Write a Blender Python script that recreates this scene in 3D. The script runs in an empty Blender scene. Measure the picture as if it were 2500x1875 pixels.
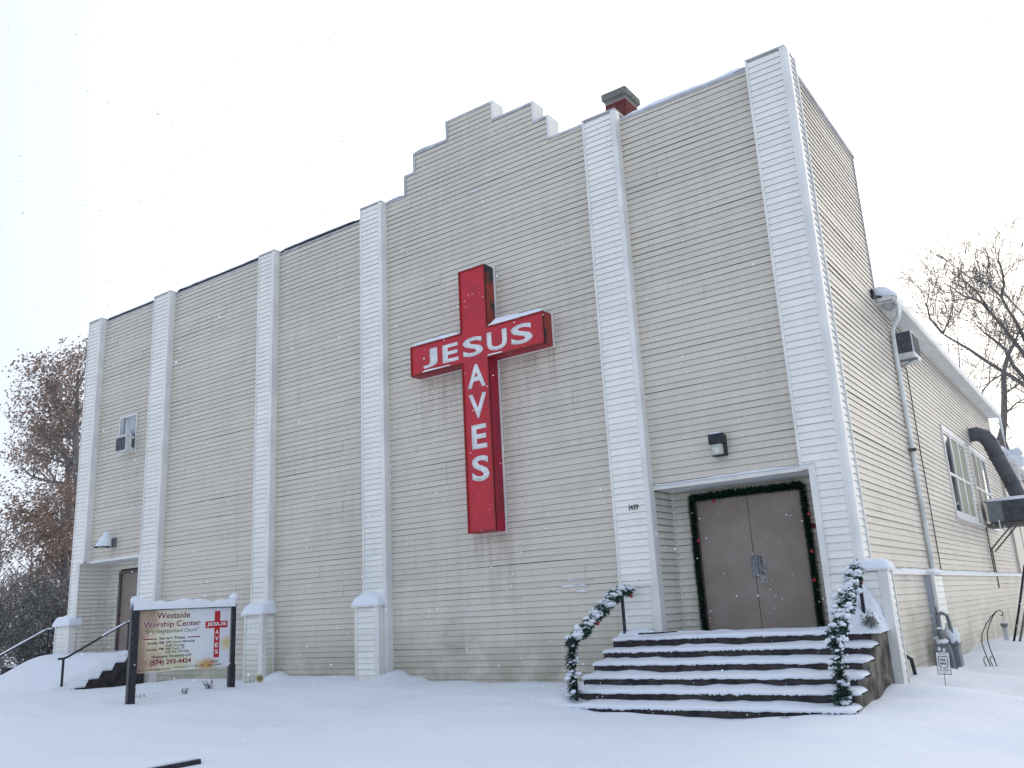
import bpy, math, random
import numpy as np
from mathutils import Vector, Matrix, noise as mnoise
random.seed(7)
R = math.radians
S = bpy.context.scene
col = S.collection

# ------------------------------------------------------------------ camera
CAM = Vector((4.952, -12.830, 0.937))
YAW, PIT, ROL = R(-34.525), R(14.671), R(-3.071)
FX = 2128.95 / 2500.0                      # focal length in picture widths
f_ = Vector((math.sin(YAW) * math.cos(PIT), math.cos(YAW) * math.cos(PIT), math.sin(PIT)))
r_ = Vector((math.cos(YAW), -math.sin(YAW), 0))
u_ = r_.cross(f_)
rr = r_ * math.cos(ROL) + u_ * math.sin(ROL)
uu = -r_ * math.sin(ROL) + u_ * math.cos(ROL)
cd = bpy.data.cameras.new('camera')
cam = bpy.data.objects.new('camera', cd)
col.objects.link(cam)
cam.matrix_world = Matrix(((rr.x, uu.x, -f_.x, CAM.x), (rr.y, uu.y, -f_.y, CAM.y), (rr.z, uu.z, -f_.z, CAM.z), (0, 0, 0, 1)))
cd.sensor_width = 36
cd.lens = 36 * FX
cd.clip_start = 0.1
cd.clip_end = 2000
S.camera = cam

# ------------------------------------------------------------------ light
SUN_AZ, SUN_EL = R(-2), R(24)               # azimuth from +Y towards +X: behind the building, to the right
sdir = Vector((math.sin(SUN_AZ) * math.cos(SUN_EL), math.cos(SUN_AZ) * math.cos(SUN_EL), math.sin(SUN_EL)))
W = bpy.data.worlds.new('World')
S.world = W
W.use_nodes = True
nt = W.node_tree
nt.nodes.clear()
N = nt.nodes.new
L = nt.links.new
out = N('ShaderNodeOutputWorld')
sky = N('ShaderNodeTexSky')
sky.sky_type = 'NISHITA'
sky.sun_disc = False
sky.sun_elevation = SUN_EL
sky.sun_rotation = SUN_AZ
bg1 = N('ShaderNodeBackground')
bg1.inputs[1].default_value = 0.012         # clear sky, almost wholly hidden by the snow cloud
L(sky.outputs[0], bg1.inputs[0])
tc = N('ShaderNodeTexCoord')
dot = N('ShaderNodeVectorMath'); dot.operation = 'DOT_PRODUCT'
dot.inputs[1].default_value = sdir
L(tc.outputs['Generated'], dot.inputs[0])
m1 = N('ShaderNodeMath'); m1.operation = 'MULTIPLY_ADD'; m1.inputs[1].default_value = 0.5; m1.inputs[2].default_value = 0.5
L(dot.outputs['Value'], m1.inputs[0])
m2 = N('ShaderNodeMath'); m2.operation = 'POWER'; m2.inputs[1].default_value = 6.0
L(m1.outputs[0], m2.inputs[0])
nz = N('ShaderNodeTexNoise'); nz.inputs['Scale'].default_value = 1.4; nz.inputs['Detail'].default_value = 3
L(tc.outputs['Generated'], nz.inputs['Vector'])
ramp = N('ShaderNodeMix'); ramp.data_type = 'RGBA'
ramp.inputs[6].default_value = (0.57, 0.665, 0.835, 1)       # cloud away from the sun
ramp.inputs[7].default_value = (1.9, 1.78, 1.6, 1)       # cloud glowing round the hidden sun
L(m2.outputs[0], ramp.inputs[0])
mr = N('ShaderNodeMapRange'); mr.inputs[1].default_value = 0.3; mr.inputs[2].default_value = 0.7; mr.inputs[3].default_value = 0.94; mr.inputs[4].default_value = 1.06
L(nz.outputs[0], mr.inputs[0])
bg2 = N('ShaderNodeBackground')
L(ramp.outputs[2], bg2.inputs[0]); L(mr.outputs[0], bg2.inputs[1])
ad = N('ShaderNodeAddShader')
L(bg1.outputs[0], ad.inputs[0]); L(bg2.outputs[0], ad.inputs[1]); L(ad.outputs[0], out.inputs[0])
sl = bpy.data.lights.new('sun', 'SUN')
sl.energy = 0.5
sl.angle = R(30)
sl.color = (1.0, 0.93, 0.82)
so = bpy.data.objects.new('sun', sl)
col.objects.link(so)
so.rotation_euler = (-sdir).to_track_quat('-Z', 'Y').to_euler()
S.view_settings.view_transform = 'Standard'
S.view_settings.look = 'None'
S.view_settings.exposure = 0.14
S.view_settings.gamma = 1
S.view_settings.use_curve_mapping = False

# ------------------------------------------------------------------ materials
def mat(name, c, rough=0.6, c2=None, scale=3.0, detail=4, bump=0.0, bscale=40, metal=0, spec=0.3, stretch=None, fac=(0.4, 0.65)):
    m = bpy.data.materials.new(name)
    m.use_nodes = True
    t = m.node_tree
    b = t.nodes['Principled BSDF']
    b.inputs['Base Color'].default_value = (*c, 1)
    b.inputs['Roughness'].default_value = rough
    b.inputs['Metallic'].default_value = metal
    b.inputs['Specular IOR Level'].default_value = spec
    geo = t.nodes.new('ShaderNodeNewGeometry')
    vec = geo.outputs['Position']
    if stretch:
        mp = t.nodes.new('ShaderNodeMapping'); mp.inputs['Scale'].default_value = stretch
        t.links.new(vec, mp.inputs[0]); vec = mp.outputs[0]
    if c2:
        n = t.nodes.new('ShaderNodeTexNoise'); n.inputs['Scale'].default_value = scale; n.inputs['Detail'].default_value = detail
        t.links.new(vec, n.inputs['Vector'])
        r = t.nodes.new('ShaderNodeMapRange'); r.inputs[1].default_value = fac[0]; r.inputs[2].default_value = fac[1]
        t.links.new(n.outputs[0], r.inputs[0])
        x = t.nodes.new('ShaderNodeMix'); x.data_type = 'RGBA'; x.name = 'MIXC'
        x.inputs[6].default_value = (*c, 1); x.inputs[7].default_value = (*c2, 1)
        t.links.new(r.outputs[0], x.inputs[0]); t.links.new(x.outputs[2], b.inputs['Base Color'])
    if bump:
        n = t.nodes.new('ShaderNodeTexNoise'); n.inputs['Scale'].default_value = bscale; n.inputs['Detail'].default_value = 5
        t.links.new(vec, n.inputs['Vector'])
        bp = t.nodes.new('ShaderNodeBump'); bp.inputs['Strength'].default_value = bump; bp.inputs['Distance'].default_value = 0.02
        t.links.new(n.outputs[0], bp.inputs['Height']); t.links.new(bp.outputs[0], b.inputs['Normal'])
    return m

def nd(t, kind, **kw):
    n = t.nodes.new(kind)
    for k, v in kw.items(): setattr(n, k, v)
    return n

def mth(t, op, a, b=None, clamp=False):
    n = t.nodes.new('ShaderNodeMath'); n.operation = op; n.use_clamp = clamp
    for i, v in enumerate((a, b)):
        if v is None: continue
        if isinstance(v, (int, float)): n.inputs[i].default_value = v
        else: t.links.new(v, n.inputs[i])
    return n.outputs[0]

def siding_material(name, base, dirt, algae, amount, rough=0.45):
    """vinyl clapboard: tone differs board by board, soot streaks running down, algae in the splash zone"""
    m = bpy.data.materials.new(name); m.use_nodes = True
    t = m.node_tree; b = t.nodes['Principled BSDF']; b.inputs['Roughness'].default_value = rough
    b.inputs['Specular IOR Level'].default_value = 0.3
    geo = t.nodes.new('ShaderNodeNewGeometry'); sep = t.nodes.new('ShaderNodeSeparateXYZ')
    t.links.new(geo.outputs['Position'], sep.inputs[0])
    X, Y, Z = sep.outputs
    # board tone
    course = mth(t, 'FLOOR', mth(t, 'DIVIDE', mth(t, 'ADD', Z, 0.6), 0.1067))
    wn = nd(t, 'ShaderNodeTexWhiteNoise', noise_dimensions='1D'); t.links.new(course, wn.inputs['W'])
    tone = mth(t, 'MULTIPLY', mth(t, 'SUBTRACT', wn.outputs[0], 0.5), 0.07)
    # streaks
    def nz(scale, vec3, det=5, rough_=0.6):
        mp = t.nodes.new('ShaderNodeMapping'); mp.inputs['Scale'].default_value = vec3
        t.links.new(geo.outputs['Position'], mp.inputs[0])
        n = t.nodes.new('ShaderNodeTexNoise'); n.inputs['Scale'].default_value = scale; n.inputs['Detail'].default_value = det
        n.inputs['Roughness'].default_value = rough_
        t.links.new(mp.outputs[0], n.inputs['Vector']); return n.outputs[0]
    big = nz(0.35, (1, 1, 0.8))
    streak = nz(5.0, (1, 1, 0.12))
    fine = nz(18, (1, 1, 3))
    d = mth(t, 'MULTIPLY', mth(t, 'SUBTRACT', mth(t, 'ADD', big, mth(t, 'MULTIPLY', streak, 0.6)), 0.72, ), 2.2, True)
    d = mth(t, 'MULTIPLY', d, amount)
    low = mth(t, 'SUBTRACT', 1.0, mth(t, 'DIVIDE', mth(t, 'SUBTRACT', Z, 0.6), 3.6), True)
    sm = mth(t, 'MULTIPLY', mth(t, 'SUBTRACT', mth(t, 'ADD', nz(0.9, (.55, .55, 1.6), 4), mth(t, 'MULTIPLY', nz(7, (.25, .25, 2.2), 4), .45)), .80), 4.0, True)
    d = mth(t, 'ADD', d, mth(t, 'MULTIPLY', mth(t, 'MULTIPLY', sm, low), .85), True)
    # algae near the ground
    g = mth(t, 'SUBTRACT', 1.15, mth(t, 'DIVIDE', mth(t, 'ADD', Z, 0.25), 0.95), True)
    g = mth(t, 'MULTIPLY', g, mth(t, 'MULTIPLY', mth(t, 'SUBTRACT', mth(t, 'ADD', nz(1.1, (1, 1, 1)), mth(t, 'MULTIPLY', fine, 0.3)), 0.50), 5.0, True), True)
    g = mth(t, 'MULTIPLY', g, 0.62)
    # rust-brown run-off below the cross on the middle wall
    box = mth(t, 'MULTIPLY', mth(t, 'GREATER_THAN', X, -6.1), mth(t, 'LESS_THAN', X, -2.9))
    col_ = mth(t, 'MULTIPLY', mth(t, 'GREATER_THAN', X, -4.9), mth(t, 'LESS_THAN', X, -4.0))
    fall1 = mth(t, 'MULTIPLY', mth(t, 'LESS_THAN', Z, 5.5), mth(t, 'SUBTRACT', 1.0, mth(t, 'DIVIDE', mth(t, 'SUBTRACT', 5.5, Z), 1.3), True))
    fall2 = mth(t, 'MULTIPLY', mth(t, 'LESS_THAN', Z, 2.34), mth(t, 'SUBTRACT', 1.0, mth(t, 'DIVIDE', mth(t, 'SUBTRACT', 2.34, Z), 1.4), True))
    run = mth(t, 'ADD', mth(t, 'MULTIPLY', box, fall1), mth(t, 'MULTIPLY', col_, fall2), True)
    run = mth(t, 'MULTIPLY', run, mth(t, 'MULTIPLY', mth(t, 'SUBTRACT', streak, 0.38), 3.0, True))
    run = mth(t, 'MULTIPLY', run, 0.5)
    def mix(f, a, bcol):
        x = t.nodes.new('ShaderNodeMix'); x.data_type = 'RGBA'
        t.links.new(f, x.inputs[0])
        if isinstance(a, tuple): x.inputs[6].default_value = (*a, 1)
        else: t.links.new(a, x.inputs[6])
        x.inputs[7].default_value = (*bcol, 1); return x.outputs[2]
    c = mix(d, base, dirt)
    c = mix(g, c, algae)
    c = mix(run, c, (0.30, 0.22, 0.16))
    hsv = t.nodes.new('ShaderNodeHueSaturation'); t.links.new(c, hsv.inputs['Color'])
    t.links.new(mth(t, 'ADD', mth(t, 'ADD', 0.97, tone), mth(t, 'MULTIPLY', fine, 0.06)), hsv.inputs['Value'])
    t.links.new(hsv.outputs[0], b.inputs['Base Color'])
    bp = t.nodes.new('ShaderNodeBump'); bp.inputs['Strength'].default_value = 0.12; bp.inputs['Distance'].default_value = 0.01
    t.links.new(nz(30, (0.3, 0.3, 2)), bp.inputs['Height']); t.links.new(bp.outputs[0], b.inputs['Normal'])
    return m

M = {}
M['beige'] = siding_material('beige_vinyl', (0.672, 0.606, 0.510), (0.36, 0.34, 0.30), (0.25, 0.26, 0.17), 0.42)
M['cream'] = siding_material('cream_vinyl', (0.84, 0.79, 0.69), (0.36, 0.33, 0.27), (0.44, 0.42, 0.32), .8)
M['white'] = siding_material('white_vinyl', (0.89, 0.865, 0.79), (0.66, 0.67, 0.63), (0.44, 0.46, 0.32), 0.6)
M['grime_shade'] = mat('lap_grime_shade', (0.050, 0.047, 0.043), 0.9, (0.17, 0.162, 0.148), 2.5, 5, fac=(0.35, 0.7))  # dirt at the laps, plus the shadow line under each butt painted in
M['wgrime_shade'] = mat('white_lap_grime_shade', (0.40, 0.405, 0.41), 0.9, (0.58, 0.58, 0.58), 2.5, 5)  # paler version for white boards: dirt and lap shade in one colour
M['trim'] = mat('white_trim', (0.82, 0.80, 0.76), 0.4, (0.70, 0.69, 0.66), 1.6, 6)
M['sheath'] = mat('sheathing', (0.05, 0.047, 0.042), 0.9)
M['metal_trim'] = mat('roof_edge_metal', (0.42, 0.42, 0.43), 0.45, (0.55, 0.56, 0.58), 4, 4)
M['tar'] = mat('dark_roof_edge', (0.035, 0.035, 0.038), 0.8, (0.08, 0.08, 0.08), 5, 4)
M['snow'] = None
def snow_material():
    m = bpy.data.materials.new('snow'); m.use_nodes = True
    t = m.node_tree; b = t.nodes['Principled BSDF']
    b.inputs['Base Color'].default_value = (0.80, 0.83, 0.88, 1); b.inputs['Roughness'].default_value = 0.75
    b.inputs['Specular IOR Level'].default_value = 0.15
    geo = t.nodes.new('ShaderNodeNewGeometry')
    n1 = t.nodes.new('ShaderNodeTexNoise'); n1.inputs['Scale'].default_value = 60; n1.inputs['Detail'].default_value = 4
    n2 = t.nodes.new('ShaderNodeTexNoise'); n2.inputs['Scale'].default_value = 5; n2.inputs['Detail'].default_value = 4
    t.links.new(geo.outputs['Position'], n1.inputs['Vector']); t.links.new(geo.outputs['Position'], n2.inputs['Vector'])
    s = mth(t, 'ADD', mth(t, 'MULTIPLY', n1.outputs[0], 0.12), n2.outputs[0])
    bp = t.nodes.new('ShaderNodeBump'); bp.inputs['Strength'].default_value = 0.35; bp.inputs['Distance'].default_value = 0.05
    t.links.new(s, bp.inputs['Height']); t.links.new(bp.outputs[0], b.inputs['Normal'])
    return m
M['snow'] = snow_material()
M['red'] = mat('red_sign_face', (0.52, 0.014, 0.030), 0.4, (0.43, 0.014, 0.028), 3, 6, spec=0.5)
M['redside'] = mat('faded_red_metal', (0.38, 0.016, 0.045), 0.45, (0.26, 0.025, 0.04), 2.5, 6)
M['rust'] = mat('rusty_red_metal', (0.30, 0.055, 0.04), 0.7, (0.04, 0.045, 0.05), 2.2, 4, fac=(0.48, 0.56))
M['rustedge'] = mat('rusty_edge', (0.20, 0.045, 0.03), 0.7, (0.36, 0.02, 0.025), 9, 5)
M['letter'] = mat('white_letter', (0.80, 0.81, 0.80), 0.4, (0.66, 0.67, 0.66), 12, 5)
M['door'] = mat('taupe_door', (0.262, 0.208, 0.174), 0.5, (0.305, 0.248, 0.212), 2.6, 7, bump=0.1, bscale=60)
M['darkdoor'] = mat('brown_door_frame', (0.16, 0.13, 0.115), 0.6, (0.10, 0.085, 0.075), 6, 5)
M['gap'] = mat('black_gap', (0.01, 0.01, 0.01), 0.9)
M['steel'] = mat('dull_steel', (0.30, 0.30, 0.30), 0.45, (0.18, 0.18, 0.18), 20, 3, metal=0.5)
M['black'] = mat('black_metal', (0.018, 0.02, 0.028), 0.4, (0.035, 0.036, 0.045), 15, 4)
M['concrete'] = mat('wet_concrete', (0.060, 0.052, 0.050), 0.8, (0.025, 0.022, 0.026), 7, 7, bump=0.6, bscale=30)
M['concside'] = mat('tan_concrete_wall', (0.19, 0.17, 0.135), 0.9, (0.055, 0.052, 0.048), 4.5, 8, bump=0.8, bscale=14, fac=(.42, .62))
M['needle'] = mat('green_tinsel', (0.018, 0.062, 0.038), 0.6, (0.008, 0.034, 0.022), 30, 3)
M['needle2'] = mat('grey_green_tinsel', (0.10, 0.15, 0.135), 0.6, (0.035, 0.07, 0.06), 30, 3)
M['bauble'] = mat('red_bauble', (0.36, 0.010, 0.018), 0.2, spec=0.6)
M['glassd'] = mat('dark_glass', (0.03, 0.035, 0.04), 0.06, (0.06, 0.065, 0.07), 3, 2, spec=0.8)
M['frost'] = mat('hazy_window_film', (0.30, 0.31, 0.32), 0.3, (0.55, 0.56, 0.57), 2.5, 4)
M['curtain'] = mat('olive_curtain', (0.32, 0.30, 0.23), 0.7, (0.40, 0.38, 0.30), 1.2, 3, stretch=(9, 9, 0.6))
M['acbody'] = mat('air_conditioner_shell', (0.70, 0.71, 0.70), 0.5, (0.58, 0.58, 0.56), 6, 3)
M['acdark'] = mat('air_conditioner_grille', (0.07, 0.075, 0.085), 0.6, (0.12, 0.125, 0.135), 10, 3)
M['grey'] = mat('grey_metal', (0.16, 0.175, 0.19), 0.5, (0.22, 0.235, 0.25), 4, 5)
M['duct'] = mat('dark_grey_duct', (0.085, 0.088, 0.098), 0.5, (0.13, 0.135, 0.145), 3, 6, bump=0.3, bscale=6)
M['pipewhite'] = mat('white_downspout', (0.76, 0.79, 0.77), 0.5, (0.58, 0.60, 0.57), 3, 6)
M['galv'] = mat('galvanised_sheet', (0.44, 0.47, 0.52), 0.5, (0.38, 0.41, 0.46), 3, 4)
M['soffit'] = mat('white_soffit', (0.76, 0.79, 0.79), 0.5, (0.66, 0.69, 0.69), 1.5, 5)
M['brick'] = mat('red_brick', (0.19, 0.045, 0.04), 0.85, (0.12, 0.03, 0.03), 9, 5, bump=0.4, bscale=60)
M['mortar'] = mat('mortar', (0.30, 0.27, 0.25), 0.9)
M['capstone'] = mat('chimney_concrete', (0.22, 0.22, 0.20), 0.9, (0.14, 0.145, 0.13), 7, 5)
M['bark'] = mat('grey_bark', (0.19, 0.172, 0.165), 0.9, (0.13, 0.117, 0.113), 6, 5)  # tree bark lightened in place of haze in the air
M['barkl'] = mat('haze_pale_bark', (0.21, 0.19, 0.18), 0.9, (0.15, 0.135, 0.128), 6, 5)  # paler bark colour stands in for haze on the far trees
M['leaf'] = mat('russet_leaf', (0.32, 0.225, 0.175), 0.8, (0.24, 0.185, 0.155), 1.2, 4)  # oak leaf tones also lightened to imitate haze
M['leaf2'] = mat('tan_leaf', (0.40, 0.26, 0.19), 0.8, (0.29, 0.20, 0.16), 1.2, 4)
M['bush'] = mat('dark_shrub_leaf', (0.15, 0.148, 0.14), 0.9, (0.26, 0.255, 0.24), 1.5, 4)
M['lens'] = mat('lamp_glass', (0.42, 0.43, 0.37), 0.35, (0.52, 0.53, 0.47), 20, 3)
M['sunflower'] = mat('faded_yellow_metal', (0.42, 0.35, 0.14), 0.7)
M['maroon'] = mat('maroon_ink', (0.20, 0.012, 0.03), 0.5)
M['ink'] = mat('dark_ink', (0.045, 0.045, 0.06), 0.5)
M['inkfade'] = mat('faded_ink', (0.16, 0.12, 0.13), 0.5)
M['signred'] = mat('printed_red', (0.45, 0.02, 0.025), 0.4)
M['paper'] = mat('sign_white', (0.78, 0.78, 0.78), 0.5)

# ------------------------------------------------------------------ builders
class MB:
    def __init__(s): s.v = []; s.f = []; s.m = []; s.smooth = False
    def quad(s, a, b, c, d, mi=0):
        n = len(s.v); s.v += [tuple(a), tuple(b), tuple(c), tuple(d)]; s.f.append((n, n + 1, n + 2, n + 3)); s.m.append(mi)
    def tri(s, a, b, c, mi=0):
        n = len(s.v); s.v += [tuple(a), tuple(b), tuple(c)]; s.f.append((n, n + 1, n + 2)); s.m.append(mi)
    def box(s, x0, x1, y0, y1, z0, z1, mi=0, bev=0.0):
        n = len(s.v)
        s.v += [(x0, y0, z0), (x1, y0, z0), (x1, y1, z0), (x0, y1, z0), (x0, y0, z1), (x1, y0, z1), (x1, y1, z1), (x0, y1, z1)]
        for f in ((0, 3, 2, 1), (4, 5, 6, 7), (0, 1, 5, 4), (1, 2, 6, 5), (2, 3, 7, 6), (3, 0, 4, 7)):
            s.f.append(tuple(n + i for i in f)); s.m.append(mi)
        return s
    def bar(s, a, b, w, h=None, mi=0):
        """square bar from a to b"""
        a = Vector(a); b = Vector(b); h = h or w
        d = (b - a).normalized(); up = Vector((0, 0, 1)) if abs(d.z) < 0.95 else Vector((0, 1, 0))
        x = d.cross(up).normalized() * w / 2; y = x.cross(d).normalized() * h / 2
        n = len(s.v)
        for p in (a, b):
            for q in (x + y, -x + y, -x - y, x - y): s.v.append(tuple(p + q))
        for f in ((0, 1, 2, 3), (7, 6, 5, 4), (0, 4, 5, 1), (1, 5, 6, 2), (2, 6, 7, 3), (3, 7, 4, 0)):
            s.f.append(tuple(n + i for i in f)); s.m.append(mi)
        return s
    def tube(s, pts, r, sides=8, mi=0, cap=True):
        pts = [Vector(p) for p in pts]
        rs = r if isinstance(r, (list, tuple)) else [r] * len(pts)
        n0 = len(s.v); prev = None
        for i, p in enumerate(pts):
            d = (pts[min(i + 1, len(pts) - 1)] - pts[max(i - 1, 0)]).normalized()
            if prev is None:
                up = Vector((0, 0, 1)) if abs(d.z) < 0.9 else Vector((1, 0, 0))
                x = d.cross(up).normalized()
            else:
                x = (prev - d * prev.dot(d)).normalized()
            prev = x; y = d.cross(x)
            for k in range(sides):
                a = 2 * math.pi * k / sides
                s.v.append(tuple(p + (x * math.cos(a) + y * math.sin(a)) * rs[i]))
        for i in range(len(pts) - 1):
            for k in range(sides):
                a = n0 + i * sides + k; b = n0 + i * sides + (k + 1) % sides
                s.f.append((a, b, b + sides, a + sides)); s.m.append(mi)
        if cap and sides > 3:
            s.f.append(tuple(n0 + k for k in range(sides))[::-1]); s.m.append(mi)
            s.f.append(tuple(n0 + (len(pts) - 1) * sides + k for k in range(sides))); s.m.append(mi)
        return s
    def lathe(s, c, prof, sides=16, mi=0):
        n0 = len(s.v)
        for r, z in prof:
            for k in range(sides):
                a = 2 * math.pi * k / sides
                s.v.append((c[0] + r * math.cos(a), c[1] + r * math.sin(a), c[2] + z))
        for i in range(len(prof) - 1):
            for k in range(sides):
                a = n0 + i * sides + k; b = n0 + i * sides + (k + 1) % sides
                s.f.append((a, b, b + sides, a + sides)); s.m.append(mi)
        return s
    def blob(s, c, rx, ry, rz, mi=0, seed=0, nu=8, nv=5, jag=0.25, half=False):
        n0 = len(s.v); c = Vector(c)
        for j in range(nv + 1):
            th = math.pi * j / nv * (0.58 if half else 1)
            for k in range(nu):
                a = 2 * math.pi * k / nu
                d = Vector((math.sin(th) * math.cos(a), math.sin(th) * math.sin(a), math.cos(th)))
                q = 1 + jag * mnoise.noise(d * 1.7 + Vector((seed * 3.1, seed * 1.7, seed)))
                s.v.append((c.x + d.x * rx * q, c.y + d.y * ry * q, c.z + d.z * rz * q))
        for j in range(nv):
            for k in range(nu):
                a = n0 + j * nu + k; b = n0 + j * nu + (k + 1) % nu
                s.f.append((a, a + nu, b + nu, b)); s.m.append(mi)
        return s
    def grid(s, rows, mi=0, wrap=False):
        n0 = len(s.v); w = len(rows[0])
        for r in rows: s.v += [tuple(p) for p in r]
        for i in range(len(rows) - 1):
            for j in range(w - 1):
                a = n0 + i * w + j
                s.f.append((a, a + 1, a + w + 1, a + w)); s.m.append(mi)
        return s
    def build(s, name, mats, parent=None, smooth=False, local=False, label=None, bevel=0, kind=None):
        if not isinstance(mats, (list, tuple)): mats = [mats]
        me = bpy.data.meshes.new(name)
        off = Vector((0, 0, 0))
        if parent is not None and not local:
            p = parent
            while p is not None:
                off += p.location; p = p.parent
        v = np.array(s.v, dtype=np.float64).reshape(-1, 3) - np.array(off)
        me.from_pydata(v.tolist(), [], s.f)
        for m in mats: me.materials.append(m)
        if len(mats) > 1: me.polygons.foreach_set('material_index', s.m)
        if smooth or s.smooth: me.polygons.foreach_set('use_smooth', [True] * len(s.f))
        me.update()
        o = bpy.data.objects.new(name, me)
        col.objects.link(o)
        if parent is not None: o.parent = parent
        if bevel:
            b = o.modifiers.new('bevel', 'BEVEL'); b.width = bevel; b.segments = 2; b.limit_method = 'ANGLE'
        if label: o['label'] = label
        if kind: o['kind'] = kind
        return o

def thing(name, label, cat, loc=(0, 0, 0), rotz=0, group=None):
    o = bpy.data.objects.new(name, None); col.objects.link(o)
    o.location = loc; o.rotation_euler = (0, 0, rotz); o['label'] = label; o['category'] = cat
    o.empty_display_size = 0.2
    if group: o['group'] = group
    return o

def tag(o, label, cat, group=None):
    o['label'] = label; o['category'] = cat
    if group: o['group'] = group
    return o

def project(p):
    d = Vector(p) - CAM
    z = d.dot(f_)
    if z < 0.1: return None
    return (2500 * (0.5 + FX * d.dot(rr) / z), 937.5 - 2500 * FX * d.dot(uu) / z)

_font = {}
def text_part(name, s, x0, x1, z0, z1, m, parent, y=0.0, depth=0.0, bold=0.0, italic=0.0, axes=None, halo=None, label=None):
    """letters fitted into the rectangle x0..x1, z0..z1 of the parent's local XZ plane (facing -Y)"""
    c = bpy.data.curves.new('lettering', 'FONT'); c.body = s; c.offset = bold; c.shear = italic; c.resolution_u = 4
    c.fill_mode = 'FRONT' if not depth else 'BOTH'
    c.extrude = 0.0
    o = bpy.data.objects.new('tmp', c); col.objects.link(o)
    dg = bpy.context.evaluated_depsgraph_get(); dg.update()
    me = bpy.data.meshes.new_from_object(o.evaluated_get(dg))
    bpy.data.objects.remove(o); bpy.data.curves.remove(c)
    nv = len(me.vertices); a = np.empty(nv * 3); me.vertices.foreach_get('co', a); a = a.reshape(-1, 3)
    mn, mx = a.min(0), a.max(0)
    b = np.empty_like(a)
    b[:, 0] = x0 + (a[:, 0] - mn[0]) / (mx[0] - mn[0]) * (x1 - x0)
    b[:, 2] = z0 + (a[:, 1] - mn[1]) / (mx[1] - mn[1]) * (z1 - z0)
    b[:, 1] = y
    me.vertices.foreach_set('co', b.ravel())
    me.materials.clear(); me.materials.append(m); me.update(); me.name = name
    o = bpy.data.objects.new(name, me); col.objects.link(o); o.parent = parent
    if depth:
        md = o.modifiers.new('thickness', 'SOLIDIFY'); md.thickness = depth; md.offset = 1
    if label: o['label'] = label
    return o

# ------------------------------------------------------------------ the ground
CP = [(-19.5, -.5, -.45), (-14.6, 0, -.23), (-13.3, 0, -.145), (-12, -.3, -.13), (-10.5, -.1, -.07), (-10.16, -.02, .03), (-10.05, -.55, -.25), (-9.8, -.05, -.09), (-6.80, -.02, .02), (-6.4, -.05, -.11), (-11.6, -.05, -.16), (-9.2, -1.95, -.11), (-9.66, -3.69, -.23), (-8.05, 0, -.094),
      (-7.2, -.1, -.045), (-7.35, -.4, -.19), (-10.7, -.4, -.23), (-5.9, -.1, -.195), (-4.5, -.1, -.22), (-3.1, -.1, -.215), (-2.0, -.3, -.2), (-1.95, -2.05, -.18), (-2.6, -1.6, -.2),
      (-2.2, -2.5, -.27), (-1.6, -2.4, -.34), (-1.2, -2.5, -.40), (-.3, -2.5, -.415), (.7, -2.5, -.41), (1.2, -2.5, -.385), (1.7, -2.45, -.36), (2.1, -2.4, -.34), (2.3, -1.9, -.32), (2.25, -1.3, -.30), (2.3, -.5, -.22), (2.45, 1.1, -.40),
      (1.9, 1.5, -.23), (2.15, .9, -.26), (1.9, 2.3, -.22), (2.2, 3.4, -.42), (2.5, 5, -.40), (2.0, 6.5, -.3), (1.9, 9, -.22), (1.9, 17, -.38), (1.9, 25, -.4), (3.4, 1.2, -.5), (3.8, -3.9, -.56), (-.5, -5.3, -.56),
      (-4.9, -5.9, -.50), (-6.7, -7.2, -.55), (-4.1, -6.4, -.52), (5, -12.8, -.6), (10, -8, -.6), (8, 4, -.55), (12, 20, -.6), (-14, -6, -.42), (-18, -4, -.45), (-16.2, -3.0, -.32), (-14.6, -2.2, -.17),
      (-20, -8, -.6), (-24, 0, -.5), (-24, 8, -.5), (-30, 20, -.5), (-10, -12, -.6), (0, -20, -.6), (0, 40, -.5), (-60, 0, -.5), (60, 0, -.6), (0, -60, -.6), (-12, -2.5, -.2), (-5, -2.5, -.30), (-6, -4, -.38)]
cp = np.array(CP)
def ground(x, y):
    x = np.asarray(x, float); y = np.asarray(y, float)
    d2 = (x[..., None] - cp[:, 0]) ** 2 + (y[..., None] - cp[:, 1]) ** 2 + 0.03
    w = d2 ** -1.7
    return (w * cp[:, 2]).sum(-1) / w.sum(-1)
def gz(x, y): return float(ground(x, y))
def axis(parts):
    a = []
    for lo, hi, st in parts: a += list(np.arange(lo, hi, st))
    return np.array(a + [parts[-1][1]])
xs = axis([(-400, -80, 40), (-80, -30, 4), (-30, -19, .5), (-19, -12, .16), (-12, 4, .09), (4, 8, .3), (8, 30, 2), (30, 400, 40)])
ys = axis([(-400, -60, 40), (-60, -14, 4), (-14, -8, .4), (-8, 2, .09), (2, 8, .2), (8, 24, .8), (24, 80, 6), (80, 400, 40)])
GX, GY = np.meshgrid(xs, ys)
GZ = ground(GX, GY)
near = np.clip(1.6 - np.abs(GX + 4) / 30, 0, 1)
for (i, j), z in np.ndenumerate(GZ):
    if -32 < GX[i, j] < 9 and -14 < GY[i, j] < 26:
        p = Vector((GX[i, j], GY[i, j], 0))
        n = mnoise.noise(p * 0.40) * 0.075 + mnoise.noise(Vector((p.x * .8, p.y * 1.7, 3))) * 0.040 + mnoise.noise(Vector((p.x * 2.3, p.y * 3.4, 9))) * 0.014 + mnoise.noise(p * 6.1) * 0.004
        dw = max(0.0, min(1.0, (-GY[i, j] + 0.05) / 1.2)) if -15 < GX[i, j] < 2 else 1
        GZ[i, j] = z + n * (0.35 + 0.65 * dw)
mb = MB()
ny, nx = GX.shape
mb.v = np.stack([GX, GY, GZ], -1).reshape(-1, 3).tolist()
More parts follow.
